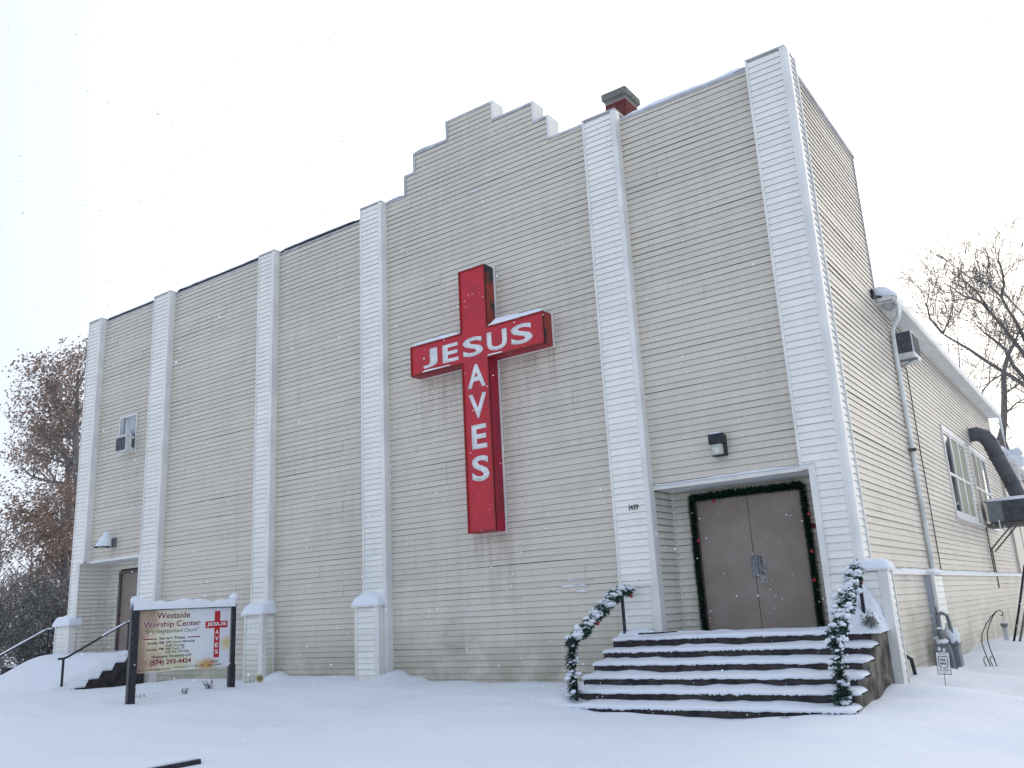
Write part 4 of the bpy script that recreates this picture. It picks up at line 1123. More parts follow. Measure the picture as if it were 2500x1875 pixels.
# ------------------------------------------------------------------ church sign on two posts
Lp = Vector((-9.66, -3.69, 0)); Rp = Vector((-9.20, -1.95, 0))
dv = Rp - Lp; SW = dv.length; ang = math.atan2(dv.y, dv.x)
zs = -.25
cs = thing('church_sign', 'printed church notice board on two black posts, topped with a roll of snow', 'sign', (Lp.x, Lp.y, zs), ang)
M['panel'] = None
def panel_material(w, h):
    m = bpy.data.materials.new('printed_panel'); m.use_nodes = True
    t = m.node_tree; b = t.nodes['Principled BSDF']; b.inputs['Roughness'].default_value = .35
    tcx = t.nodes.new('ShaderNodeTexCoord'); sp = t.nodes.new('ShaderNodeSeparateXYZ'); t.links.new(tcx.outputs['Object'], sp.inputs[0])
    s_ = mth(t, 'DIVIDE', sp.outputs[0], w); v_ = mth(t, 'DIVIDE', mth(t, 'SUBTRACT', sp.outputs[2], .50), h)
    n = t.nodes.new('ShaderNodeTexNoise'); n.inputs['Scale'].default_value = 2.4; n.inputs['Detail'].default_value = 5; t.links.new(tcx.outputs['Object'], n.inputs['Vector'])
    k = mth(t, 'ADD', s_, mth(t, 'MULTIPLY', mth(t, 'SUBTRACT', n.outputs[0], .5), .75))
    r = t.nodes.new('ShaderNodeValToRGB'); t.links.new(k, r.inputs[0])
    el = r.color_ramp.elements; el[0].position = .03; el[0].color = (.30, .20, .14, 1); el[1].position = .95; el[1].color = (.66, .67, .71, 1)
    for p, c in ((.14, (.42, .30, .20, 1)), (.27, (.68, .58, .40, 1)), (.42, (.76, .74, .60, 1)), (.60, (.74, .75, .75, 1))):
        e = el.new(p); e.color = c
    def spot(cx, cz, rad, colr, prev):
        dx_ = mth(t, 'MULTIPLY', mth(t, 'SUBTRACT', s_, cx), 1.4); dz_ = mth(t, 'SUBTRACT', v_, cz)
        d_ = mth(t, 'SQRT', mth(t, 'ADD', mth(t, 'MULTIPLY', dx_, dx_), mth(t, 'MULTIPLY', dz_, dz_)))
        f = mth(t, 'MULTIPLY', mth(t, 'SUBTRACT', 1.0, mth(t, 'DIVIDE', mth(t, 'ADD', d_, mth(t, 'MULTIPLY', mth(t, 'SUBTRACT', n.outputs[0], .5), .3)), rad), True), 1.5, True)
        x = t.nodes.new('ShaderNodeMix'); x.data_type = 'RGBA'; t.links.new(f, x.inputs[0]); t.links.new(prev, x.inputs[6]); x.inputs[7].default_value = (*colr, 1); return x.outputs[2]
    c = spot(.74, .06, .17, (.58, .33, .12), r.outputs[0])
    c = spot(.96, .40, .18, (.55, .47, .20), c)
    c = spot(.42, .15, .22, (.62, .60, .40), c)
    t.links.new(c, b.inputs['Base Color']); return m
pw, ph, pz0 = SW - .12, 1.06, .50
M['panel'] = panel_material(SW, ph)
X0 = .06; YF = -.03
for x, nm in ((0, 0), (SW, 1)):
    b_ = MB()
    if nm == 0: b_.box(x - .065, x + .065, -.065, .065, -.1, 1.60)
    else: b_.box(x - .04, x + .04, -.04, .04, -.1, 1.60); b_.box(x - .075, x + .045, -.06, .045, -.1, .52)
    b_.build('post', M['black'], cs, local=True, bevel=.006)
    b_ = MB(); b_.lathe((x, 0, 1.60), [(.05, 0), (.055, .03), (.03, .05), (.045, .10), (.02, .15)], 8); b_.build('finial', M['black'], cs, local=True)
    sn = MB(); sn.blob((x, 0, 1.74), .085, .085, .075, seed=x, nu=12, nv=8, jag=.3); sn.build('post_snow', M['snow'], cs, local=True, smooth=True)
b_ = MB(); b_.box(X0, X0 + pw - .02, YF, YF + .03, pz0, pz0 + ph); b_.build('sign_panel', M['panel'], cs, local=True)
b_ = MB(); b_.box(X0 - .0, X0 + pw, -.045, .05, pz0 + ph, pz0 + ph + .03); b_.build('top_rail', M['black'], cs, local=True)
sn = MB(); snow_ridge(sn, (-.06, 0, pz0 + ph + .02), (SW + .0, 0, pz0 + ph + .02), .19, .20, 4, .05, taper=False); sn.build('snow_cap', M['snow'], cs, local=True, smooth=True)
def T(s, s0, s1, t0, t1, m, nm='lettering', bold=0, italic=0, y=-.002):
    PW = pw - .02
    return text_part(nm, s, X0 + PW * s0, X0 + PW * s1, pz0 + ph * t0, pz0 + ph * t1, m, cs, y=YF + y, bold=bold, italic=italic)
for s, s0, s1, t0, t1 in (('Westside', .187, .547, .855, .955), ('Worship Center', .047, .665, .69, .815)):
    T(s, s0 - .006, s1 + .006, t0 - .008, t1 + .008, M['paper'], bold=.035, y=-.0015)
    T(s, s0, s1, t0, t1, M['maroon'], bold=.012, y=-.003)
T('\u201cYour Neighborhood Church\u201d', .06, .655, .60, .685, M['ink'], italic=.25)
T('Service Times', .225, .50, .512, .56, M['ink'], bold=.02)
for a, b in ((.055, .20), (.53, .665)):
    b_ = MB(); PW = pw - .02
    b_.box(X0 + PW * a, X0 + PW * b, YF - .002, YF - .0005, pz0 + ph * .522, pz0 + ph * .538); b_.build('red_rule', M['maroon'], cs, local=True)
T('Sunday AM', .105, .275, .432, .49, M['ink'], bold=.016); T('9:00 Donut Fellowship', .295, .61, .437, .49, M['ink'], bold=.016)
T('10:00 Worship', .295, .50, .382, .43, M['ink'], bold=.016)
T('Sunday PM', .10, .275, .33, .385, M['ink'], bold=.016); T('4:00 Youth', .295, .445, .34, .382, M['ink'], bold=.016); T('ER', .46, .50, .34, .38, M['inkfade'], italic=.2)
T('6:00 Eve Worship', .295, .55, .28, .33, M['ink'], bold=.016)
T('Wednesday Discipleship 6:30', .15, .575, .208, .265, M['ink'], bold=.016)
T('(574) 293-4424', .14, .575, .09, .19, M['maroon'], bold=.025)
T('pastorpaullewis@gmail.com', .02, .35, .018, .062, M['ink'], bold=.006); T('\u2022', .372, .38, .045, .055, M['ink']); T('1419 Scott St., P.O. Box 1033', .40, .72, .03, .07, M['ink'], bold=.006)
T('Pastor', .79, .885, .085, .125, M['ink'], bold=.01); T('Paul Lewis', .76, .915, .028, .07, M['ink'], bold=.01)
b_ = MB(); PW = pw - .02
def pr_(s0, s1, t0, t1, mi, y): b_.box(X0 + PW * s0, X0 + PW * s1, YF - y, YF - .0005, pz0 + ph * t0, pz0 + ph * t1, mi)
pr_(.824, .887, .165, .945, 0, .0020); pr_(.722, .974, .66, .775, 0, .0024)
b_.build('printed_cross', M['signred'], cs, local=True)
T('JESUS', .738, .957, .682, .755, M['paper'], bold=.02, y=-.004)
for k, s in enumerate('AVES'): T(s, .836, .875, .555 - k * .11, .625 - k * .11, M['paper'], bold=.02, y=-.004)

# ------------------------------------------------------------------ yard sign
ys_ = thing('yard_sign', 'small white security yard sign with a shield, on a thin stake in the snow', 'sign', (2.425, 1.1, -.45))
ysa = thing
def yz(z): return z + .45
b_ = MB(); b_.tube([(0, .008, 0), (-.012, .008, .30)], .006, 6); b_.build('stake', M['steel'], ys_, local=True)
b_ = MB(); b_.tube([(.0, .008, -.05), (-.001, .008, .08)], .012, 6); b_.build('stake_sleeve', M['grey'], ys_, local=True)
b_ = MB(); n = len(b_.v)
x0, x1, z0, z1 = -.085, .085, .24, .535
b_.box(x0 - .004, x1 + .004, .0, .006, z0 - .004, z1 + .004, 1); b_.box(x0 + .003, x1 - .003, -.0015, .001, z0 + .003, z1 - .003, 0)
o = b_.build('sign_plate', [M['paper'], M['black']], ys_, local=True)
sh = [(-.06, .17), (-.035, .185), (0, .175), (.035, .185), (.06, .17), (.055, .13), (.062, .085), (.045, .04), (0, .012), (-.045, .04), (-.062, .085), (-.055, .13)]
b_ = MB(); cz = .30
pts = [(x, -.004, cz + z) for x, z in sh]
b_.tube(pts + [pts[0], pts[1]], .0045, 5); b_.build('shield_outline', M['ink'], ys_, local=True)
text_part('lettering', 'PER', -.038, .036, cz + .115, cz + .148, M['ink'], ys_, y=-.003, bold=.03); text_part('lettering', 'MAR', -.040, .040, cz + .07, cz + .103, M['ink'], ys_, y=-.003, bold=.03)
text_part('lettering', 'SECURITY BY', -.055, .055, z1 - .028, z1 - .014, M['ink'], ys_, y=-.003, bold=.01); text_part('lettering', '1-800-4-PERMAR', -.065, .068, z0 + .048, z0 + .062, M['ink'], ys_, y=-.003, bold=.01)
b_ = MB(); b_.tri((-.012, -.003, z0 + .014), (.012, -.003, z0 + .014), (0, -.003, z0 + .028)); b_.build('emblem', M['ink'], ys_, local=True)
for o in [q for q in bpy.data.objects if q.parent is ys_]: pass
ys_.rotation_euler = (0, R(3), R(4))

# ------------------------------------------------------------------ gas meter
gm = thing('gas_meter', 'grey gas meter and regulator heaped with snow against the side wall', 'gas meter', (2.1, 3.6, -.3))
b_ = MB(); b_.box(2.02, 2.24, 3.75, 4.02, -.32, .10); b_.box(2.0, 2.26, 3.73, 4.04, .02, .07); b_.build('meter_body', M['grey'], gm, bevel=.03)
b_ = MB(); b_.tube([(2.04, 3.42, -.02), (2.04, 3.47, -.02)], .14, 18); b_.tube([(2.04, 3.46, -.02), (2.04, 3.56, -.02)], .085, 14); b_.tube([(2.04, 3.50, -.02), (2.04, 3.62, -.02), (2.10, 3.75, -.02)], .04, 8); b_.build('regulator', M['grey'], gm, smooth=False)
b_ = MB()
b_.tube([(2.04, 3.50, .0), (2.04, 3.50, .55)], .038, 8); b_.tube([(2.04, 3.50, .20), (2.04, 3.50, .30)], .05, 8)
b_.tube([(2.04, 3.50, .52), (2.10, 3.56, .56), (2.16, 3.66, .52), (2.17, 3.70, .40), (2.18, 3.78, .08)], .03, 8); b_.tube([(2.04, 3.50, .55), (2.04, 3.50, .66)], .016, 6)
b_.tube([(2.12, 3.9, -.3), (2.12, 3.9, -.5)], .03, 8); b_.tube([(2.16, 3.5, -.52), (2.15, 3.5, -.05)], .035, 8)
b_.build('pipework', M['grey'], gm, smooth=True)
b_ = MB(); b_.tube([(2.0, 3.405, -.02), (2.0, 3.42, -.02)], .022, 8); b_.box(2.05, 2.09, 3.405, 3.42, -.06, .01); b_.build('regulator_tag', M['paper'], gm)
sn = MB(); sn.blob((2.15, 3.85, .18), .12, .17, .17, seed=2, nu=12, nv=8, jag=.5); sn.blob((2.05, 3.45, .11), .11, .06, .035, seed=3, jag=.5); sn.blob((2.0, 3.4, .0), .03, .02, .035, seed=5); sn.blob((2.04, 3.45, .32), .045, .05, .02, seed=7)
snow_ridge(sn, (1.93, 3.55, .14), (2.0, 3.7, .14), .12, .05, 3, .03)
sn.build('snow_cap', M['snow'], gm, smooth=True)
b_ = MB(); b_.tube([(1.84, 1.35, .02), (1.90, 1.36, .03), (1.97, 1.40, -.02), (1.99, 1.42, -.28), (2.0, 1.43, -.4)], .028, 8)
tag(b_.build('drain_pipe', M['black'], smooth=True), 'short black drain elbow coming out of the side wall near the corner', 'pipe')
sn = MB(); sn.blob((1.90, 1.36, .06), .05, .05, .018, seed=1)
sn.build('pipe_snow', M['snow'], bpy.data.objects['drain_pipe'], smooth=True)

# cable and conduit on the side wall
b_ = MB(); b_.tube([(SX + .03, 6.0, 5.42), (SX + .035, 6.1, 5.36), (SX + .03, 6.14, 5.0), (SX + .03, 6.10, 3.5), (SX + .032, 6.13, 3.3), (SX + .03, 6.13, 1.32)], .010, 5)
tag(b_.build('wall_cable', M['black']), 'thin dark cable running down the side wall right of the downspout', 'cable')

# ------------------------------------------------------------------ duct and cooler
hv = thing('evaporative_cooler', 'dark grey rooftop-style cooler box on a bracket frame beside the side windows', 'cooler', (2.4, 14, 2.5))
b_ = MB(); b_.box(1.92, 3.35, 13.5, 14.6, 2.56, 3.13); b_.build('cabinet', M['grey'], hv, bevel=.015)
b_ = MB(); b_.box(2.28, 3.33, 13.485, 13.50, 2.58, 3.10)
for k in range(9): b_.box(2.28, 3.33, 13.468, 13.486, 2.60 + k * .055, 2.618 + k * .055)
b_.build('louvre_panel', M['acdark'], hv)
b_ = MB(); b_.box(1.80, 3.40, 13.45, 14.65, 2.47, 2.55); b_.bar((1.80, 13.55, 1.86), (2.40, 13.55, 2.47), .035); b_.bar((1.80, 14.5, 1.86), (2.40, 14.5, 2.47), .035); b_.bar((1.84, 13.6, 1.95), (1.84, 13.6, .9), .03); b_.bar((1.80, 13.6, 1.3), (1.80, 13.6, 2.5), .03)
b_.build('support_frame', mat('brown_grey_steel', (.10, .095, .085), .7), hv)
b_ = MB(); b_.tube([(2.15, 13.42, 2.62), (2.15, 13.40, 2.40), (2.25, 13.40, 2.36), (2.25, 13.42, 2.46)], .02, 6); b_.tube([(2.55, 13.9, 2.46), (2.56, 13.9, .5)], .014, 6); b_.build('pipework', M['pipewhite'], hv)
sn = MB(); snow_ridge(sn, (2.6, 13.47, 3.12), (2.6, 14.6, 3.12), 1.42, .12, 2, .1); sn.build('snow_cap', M['snow'], hv, smooth=True)
b_ = MB(); pth = [(1.74, 14.0, 5.02), (1.95, 14.0, 5.04), (2.12, 14.0, 4.95), (2.22, 14.0, 4.78), (2.32, 14.0, 4.4), (2.44, 14.0, 4.0), (2.56, 14.0, 3.6), (2.68, 14.0, 3.1)]
b_.tube(pth, [.19, .195, .205, .20, .19, .19, .19, .195], 18)
for i in (2, 4, 6): b_.tube([Vector(pth[i]), Vector(pth[i]).lerp(Vector(pth[i + 1]), .12)], .208, 18)
tag(b_.build('air_duct', M['duct'], smooth=True), 'thick grey elbow duct from the side wall down to the cooler box', 'duct')
b_ = MB(); b_.tube([(1.745, 14.0, 5.02), (1.78, 14.0, 5.02)], .23, 18); b_.build('wall_collar', M['galv'], bpy.data.objects['air_duct'])

# ------------------------------------------------------------------ shepherd hook, feeder, poles
sh_ = thing('shepherd_hook', 'double black shepherd hook standing in the snow by the side wall', 'garden hook', (2.5, 5.0, -.4))
def crook(dx, top, base_x, nm):
    b_ = MB()
    pts = [(2.50 + dx, 5.0, -.45), (2.44 + dx, 5.0, -.15), (2.42 + dx, 5.0, .0), (2.45 + dx * .8, 5.0, .15), (2.55 + dx * .5, 5.0, .32), (2.66 + dx * .2, 5.0, .45), (2.74, 5.0, .52), (2.80, 5.0, .53), (2.835, 5.0, .49), (2.82, 5.0, .44), (2.79, 5.0, .45)]
    b_.tube(pts, .009, 6)
    b_.tube([(2.43 + dx, 5.0, -.42), (2.40 + dx, 5.0, -.30), (2.42 + dx, 5.0, -.24), (2.46 + dx, 5.0, -.25), (2.48 + dx, 5.0, -.30)], .008, 6)
    b_.build('crook', M['black'], sh_, smooth=True)
crook(0, 0, 0, 'a'); crook(.10, 0, 0, 'b')
bf = thing('bird_feeder', 'small clear bird feeder with a dark roof hanging from the shepherd hook', 'bird feeder', (2.82, 5.0, .03))
b_ = MB(); b_.lathe((2.82, 5.0, .24), [(.04, 0), (.062, .055), (.055, .07), (0, .075)], 8); b_.build('feeder_roof', M['barkl'], bf)
b_ = MB(); b_.lathe((2.82, 5.0, .03), [(.058, 0), (.04, .02), (.036, .21)], 10); b_.build('seed_tube', M['frost'], bf)
b_ = MB(); b_.tube([(2.82, 5.0, .31), (2.835, 5.0, .47)], .003, 4); b_.build('hanger', M['steel'], bf)
sn = MB(); sn.blob((2.82, 5.0, .315), .045, .045, .016, seed=2); sn.build('snow_cap', M['snow'], bf, smooth=True)
for i, (a, b, l_, m) in enumerate((((2.42, 9.0, -.35), (2.94, 9.0, 1.35), 'dark pole leaning by the side wall, the left of two', M['black']), ((2.53, 9.0, -.35), (3.06, 9.0, 1.30), 'tan pole leaning by the side wall, the right of two', mat('weathered_wood', (.19, .17, .14), .8)))):
    b_ = MB(); b_.tube([a, tuple(Vector(a).lerp(Vector(b), .5) + Vector((.012, 0, 0))), b], .024, 8)
    tag(b_.build('leaning_pole', m, smooth=True), l_, 'pole', 'poles leaning beside the side wall')

# ------------------------------------------------------------------ small things in the snow
def snowz(x, y):
    i = int(np.searchsorted(ys, y)); j = int(np.searchsorted(xs, x)); return float(GZ[i, j])
fx, fy = -10.03, -.62; fz = -.09
fl = thing('sunflower_stake', 'faded yellow metal sunflower on a stake by the white pilaster base', 'garden ornament', (fx, fy, fz - .1))
b_ = MB()
for k in range(14):
    a = k * 2 * math.pi / 14; d = Vector((math.cos(a), 0, math.sin(a))); s_ = Vector((-math.sin(a), 0, math.cos(a))) * .016
    d = Vector((d.x * .63, d.x * .775, d.z)); s_ = Vector((s_.x * .63, s_.x * .775, s_.z)); c = Vector((fx, fy, fz)); b_.quad(c + d * .035 - s_, c + d * .035 + s_, c + d * .095 + s_ * .2 + Vector((0, -.01, 0)), c + d * .095 - s_ * .2 + Vector((0, -.01, 0)))
b_.build('petals', M['sunflower'], fl)
b_ = MB(); b_.tube([(fx + .012, fy - .010, fz), (fx - .012, fy + .010, fz)], .042, 10); b_.build('flower_centre', mat('tan_disc', (.24, .19, .10), .8), fl)
b_ = MB(); b_.tube([(fx, fy + .015, fz), (fx, fy + .015, fz - .25)], .006, 5); b_.tube([(fx - .30, fy, fz - .2), (fx - .30, fy, fz + .04)], .005, 5); b_.tube([(fx - .18, fy, fz - .2), (fx - .18, fy, fz + .02)], .005, 5); b_.build('stake', M['steel'], fl)
def twigs(x, y, n, h, label, seed):
    rng = random.Random(seed); z = snowz(x, y) - .03; b_ = MB()
    for k in range(n):
        a = rng.uniform(0, 6.28); l_ = h * rng.uniform(.5, 1); t_ = Vector((math.cos(a) * .5, math.sin(a) * .5, 1)).normalized() * l_
        p = Vector((x + rng.gauss(0, .03), y + rng.gauss(0, .03), z)); b_.tube([p, p + t_ * .6, p + t_], [.005, .004, .002], 4)
        for q in range(5):
            c = p + t_ * rng.uniform(.4, 1); d = Vector((rng.gauss(0, 1), rng.gauss(0, 1), rng.gauss(0, 1))).normalized(); s_ = d.cross(Vector((0, 0, 1))) * .010
            b_.quad(c - s_, c + s_, c + d * .045 + s_, c + d * .045 - s_)
    tag(b_.build('dry_plant', M['bush']), label, 'plant', 'dry plant tips poking through the snow')
twigs(-9.2, -2.45, 12, .20, 'dark dried plant tip just in front of the notice board\'s right post', 1)
twigs(-9.45, -2.75, 6, .12, 'faint greyish plant stub left of the darker dried plant', 2)
twigs(-10.3, -3.05, 3, .08, 'few tiny plant stubs barely clearing the snow under the notice board', 3)
# partly buried black timber edge in the foreground
bx = thing('edging_board', 'snow-capped black board end sticking out of the foreground snow', 'board', (-4.15, -6.45, -.5))
zc = snowz(-4.15, -6.45)
b_ = MB(); b_.bar((-4.33, -6.80, zc - .03), (-4.09, -6.28, zc + .002), .16, .10); b_.build('board', M['black'], bx)
sn = MB(); snow_ridge(sn, (-4.42, -6.86, zc + .012), (-4.17, -6.24, zc + .046), .24, .06, 3, .06); sn.build('snow_cap', M['snow'], bx, smooth=True)
b_ = MB(); rng = random.Random(3)
for k in range(40):
    c = Vector((1.40 + rng.gauss(0, .02), -2.62 + rng.gauss(0, .03), -.40 + rng.gauss(0, .03))); d = Vector((rng.gauss(0, 1), rng.gauss(0, 1), rng.gauss(0, 1))).normalized(); s_ = d.cross(Vector((0, 0, 1))) * .008
    b_.quad(c - s_, c + s_, c + d * .045 + s_, c + d * .045 - s_)
tag(b_.build('garland_scrap', M['needle2']), 'scrap of dark tinsel half buried at the foot of the right rail', 'garland scrap')

# ------------------------------------------------------------------ trees
def grow(b_, p, d, L_, r, depth, rng, tips, up=.12, mi=0, spread=.55, sides=4, minr=.006):
    k = 3; pts = [p.copy()]; rs = [r]
    for i in range(k):
        d = (d + Vector((rng.gauss(0, .11), rng.gauss(0, .11), rng.gauss(0, .08) + up * .5))).normalized()
        p = p + d * L_ / k; pts.append(p.copy()); rs.append(max(minr * .5, r * (1 - .45 * (i + 1) / k)))
    b_.tube(pts, rs, sides if r > .02 else 3, mi, cap=False)
    if depth == 0: tips.append((pts[-1], d)); tips.append((pts[2], d)); return
    n = rng.choice((2, 3, 3))
    for j in range(n):
        q = pts[-1] if j == 0 else pts[rng.randrange(1, 4)]
        ax_ = Vector((rng.gauss(0, 1), rng.gauss(0, 1), rng.gauss(0, 1))).normalized()
        nd_ = (d + ax_ * spread * (0.55 if j == 0 else 1.1) + Vector((0, 0, up))).normalized()
        grow(b_, q.copy(), nd_, L_ * rng.uniform(.62, .85), rs[-1] * (.85 if j == 0 else .62), depth - 1, rng, tips, up, mi, spread, sides, minr)
def limb(b_, pts, r0, r1, jy, rng, sides=7):
    P_ = [Vector((x, y + jy * (i / len(pts)) , z)) for i, (x, y, z) in enumerate(pts)]
    rs = [r0 + (r1 - r0) * i / (len(P_) - 1) for i in range(len(P_))]
    b_.tube(P_, rs, sides, cap=False); return P_, rs

# bare tree to the right of the church
rng = random.Random(11)
bt = thing('bare_tree', 'large bare tree with spreading dark limbs rising behind the right end of the church', 'tree', (4.9, 30, -.6))
b_ = MB(); tips = []
limb(b_, [(5.0, 30, -.6), (4.9, 30, 2), (4.7, 30, 4.5), (4.3, 30, 6.3)], .48, .36, 0, rng, 10)
b_.build('trunk', M['bark'], bt)
b_ = MB()
limbs = {'main': ([(4.3, 30, 6.3), (3.4, 30, 7.3), (2.65, 30.0, 8.6), (2.31, 30.0, 9.27), (1.73, 30.0, 9.88), (1.18, 30.0, 10.44), (0.57, 30.0, 11.14), (0.13, 30.0, 11.56), (-0.31, 30.0, 11.99)], .12, .04, -1.0),
 'a': ([(4.3, 30, 6.3), (3.7, 30, 8.0), (2.96, 30.0, 9.69), (2.55, 30.0, 10.65), (2.22, 30.0, 11.48), (1.92, 30.0, 12.2), (1.59, 30.0, 12.86), (1.41, 30.0, 13.43), (1.14, 30.0, 14.17), (0.72, 30.0, 14.75), (0.29, 30.0, 15.34)], .12, .015, .8),
 'b': ([(4.3, 30, 6.3), (3.9, 30, 8.2), (2.87, 30.0, 10.33), (2.67, 30.0, 11.32), (2.51, 30.0, 12.18), (2.26, 30.0, 12.95), (2.07, 30.0, 13.72), (1.64, 30.0, 14.5), (1.05, 30.0, 15.0), (0.56, 30.0, 15.54)], .12, .015, 1.8),
 'c': ([(2.07, 31.2, 13.72), (2.26, 31.4, 14.33), (2.29, 31.6, 14.99), (2.21, 31.8, 15.68), (2.34, 32.0, 16.3)], .07, .02, 0),
 'd': ([(1.59, 30.4, 12.86), (1.26, 30.5, 13.54), (0.65, 30.6, 13.96), (0.22, 30.7, 14.54), (-0.18, 30.8, 14.99)], .06, .015, 0),
 'e': ([(-0.31, 29, 11.99), (0.08, 29, 12.63), (0.3, 29, 13.24)], .045, .015, 0),
 'f': ([(-0.31, 29, 11.99), (-0.71, 29, 12.82), (-0.74, 29, 13.5), (-0.46, 29, 14.3)], .06, .015, 0),
 'h': ([(2.9, 30.0, 8.6), (2.09, 30.0, 10.12), (1.95, 30.0, 10.84), (1.56, 30.0, 11.38), (1.28, 30.0, 11.7), (1.02, 30.0, 12.14)], .10, .02, -1.5),
 'm': ([(3.9, 30, 9.0), (3.2, 30, 11.0), (2.9, 30, 12.2), (2.2, 30, 13.6)], .07, .015, -1.0)}
for k, (pts, r0, r1, jy) in limbs.items():
    P_, rs = limb(b_, pts, r0, r1, jy, rng)
    for i in range(2 if len(P_) > 5 else 1, len(P_)):
        for q in range(2 if rs[i] > .06 else 3):
            d = (P_[i] - P_[i - 1]).normalized(); ax_ = Vector((rng.gauss(0, 1), rng.gauss(0, 1), rng.gauss(0, .8))).normalized()
            nd_ = (d * .7 + ax_ * .75 + Vector((0, 0, .25))).normalized()
            grow(b_, P_[i].lerp(P_[i - 1], rng.random()), nd_, rng.uniform(.7, 1.2), min(rs[i] * .45, .020), 3, rng, tips, .06, minr=.020, spread=.8)
b_.build('branches', M['bark'], bt)
# slimmer tree in front of it
bt2 = thing('bare_tree', 'slim bare double-stemmed tree just past the eave of the side wall', 'tree', (1.5, 34, -.5))
b_ = MB(); rng = random.Random(21); tips = []
S_ = lambda pts, k: [((x - CAM.x) * k + CAM.x, (y - CAM.y) * k + CAM.y, (z - CAM.z) * k + CAM.z) for x, y, z in pts]
P_, rs = limb(b_, [(1.5, 34, -.5), (1.45, 34, 4)] + S_([(1.08, 30, 7.02), (1.35, 30.0, 8.14), (1.51, 30.0, 9.05), (1.64, 30.0, 9.96)], 1.09) , .20, .11, 0, rng, 8)
b_.build('trunk', M['barkl'], bt2)
b_ = MB()
for pts, r0, r1 in ((S_([(1.64, 30.0, 9.96), (1.97, 30.0, 10.78), (2.31, 30.0, 11.34), (2.62, 30.0, 11.9)], 1.09), .11, .04), (S_([(.75, 30, 7.0), (0.94, 30.0, 7.17), (1.32, 30.0, 8.15)], 1.09), .08, .07), (S_([(1.64, 30.0, 9.96), (1.05, 30.0, 9.7), (0.64, 30.0, 9.4)], 1.09), .04, .015), (S_([(1.51, 30, 9.05), (2.3, 30, 9.5), (2.9, 30, 10.3)], 1.09), .05, .02), (S_([(1.35, 30, 8.14), (1.9, 30, 8.6), (2.6, 30, 8.9)], 1.09), .05, .02)):
    P_, rs = limb(b_, pts, r0, r1, .5, rng)
    for i in range(1, len(P_)):
        for q in range(3):
            d = (P_[i] - P_[i - 1]).normalized(); ax_ = Vector((rng.gauss(0, 1), rng.gauss(0, 1), rng.gauss(0, .8))).normalized()
            grow(b_, P_[i].lerp(P_[i - 1], rng.random()), (d * .4 + ax_ * .8 + Vector((0, 0, .2))).normalized(), rng.uniform(.5, .9), .03, 3, rng, tips, .1, minr=.012, spread=.6)
b_.build('branches', M['barkl'], bt2)
# low bare tree whose top shows over the eave
def bare(name, label, x, y, z, h, seed, m, depth=5, r=.2, mi=.014):
    o = thing('bare_tree', label, 'tree', (x, y, z), group='bare trees behind the church')
    rng = random.Random(seed); tips = []; b_ = MB()
    pts = [(x, y, z), (x + .1, y, z + h * .3), (x - .05, y, z + h * .5)]; P_, rs = limb(b_, pts, r, r * .6, 0, rng, 8); b_.build('trunk', m, o)
    b_ = MB()
    for q in range(5):
        a = q * 1.26 + rng.random(); grow(b_, P_[2].lerp(P_[1], rng.random() * .4), Vector((math.cos(a) * .6, math.sin(a) * .6, .8)).normalized(), h * .20, r * .45, depth, rng, tips, .15, minr=mi)
    b_.build('branches', m, o)
    return tips
bare('bare_tree', 'haze-toned distant bare tree behind the far end of the side wall', 4.2, 62, -.5, 10, 33, M['barkl'], 4, .16, .03)
bare('bare_tree', 'haze-pale bare tree whose twigs show over the roof eave', -3.3, 42, -.5, 19.5, 35, M['barkl'], 4, .2, .02)

# oaks with russet leaves at the left
def foliage(b_, tips, rng, n, size, spread, mi=(0, 1), pm=.25, droop=.2):
    for p, d in tips:
        for k in range(n):
            c = p + Vector((rng.gauss(0, spread), rng.gauss(0, spread), rng.gauss(0, spread) - droop * spread))
            a = Vector((rng.gauss(0, 1), rng.gauss(0, 1), rng.gauss(0, 1))).normalized(); s_ = a.orthogonal().normalized() * size * rng.uniform(.35, .7); a = a * size * rng.uniform(.6, 1.1)
            b_.quad(c - s_ * .4, c + a * .5 - s_, c + a, c + a * .5 + s_, 1 if rng.random() < pm else 0)
def oak(label, x, y, z, custom, seed, m, leafn, extra, zt, group='russet oaks left of the church', lsize=.12, depth=3):
    o = thing('oak_tree', label, 'tree', (x, y, z), group=group)
    rng = random.Random(seed); tips = []
    b_ = MB(); P_, rs = limb(b_, custom[0], .22, .05, 0, rng, 8); b_.build('trunk', M['bark'], o)
    b_ = MB()
    allb = [(P_, rs, 4)]
    for pts, r0, r1 in custom[1:]:
        Q, qs = limb(b_, pts, r0, r1, rng.uniform(-1.5, 1.5), rng, 6); allb.append((Q, qs, 1))
    for Q, qs, st_ in allb:
        for i in range(st_, len(Q)):
            if Q[i].z < 5 and st_ == 4: continue
            for q in range(extra):
                d = (Q[i] - Q[i - 1]).normalized(); ax_ = Vector((rng.gauss(0, 1), rng.gauss(0, 1), rng.gauss(0, .7))).normalized()
                grow(b_, Q[i].lerp(Q[i - 1], rng.random()), (d * .6 + ax_ * .8 + Vector((0, 0, .3))).normalized(), rng.uniform(.55, .95), min(.04, qs[i] * .6), depth, rng, tips, .12, minr=.010)
    b_.build('branches', M['bark'], o)
    b_ = MB(); foliage(b_, tips, rng, leafn, lsize * .9, .20)
    f = b_.build('foliage', [M['leaf'], M['leaf2']], o); f['kind'] = 'stuff'
    return o
T1 = [(-29.3, 6, -.5), (-29.4, 6, 3), (-29.61, 6.0, 6.45), (-29.89, 6.0, 7.55), (-30.11, 6.0, 8.67), (-30.2, 6.0, 9.78), (-30.29, 6.0, 10.92), (-30.36, 6.0, 11.7)]
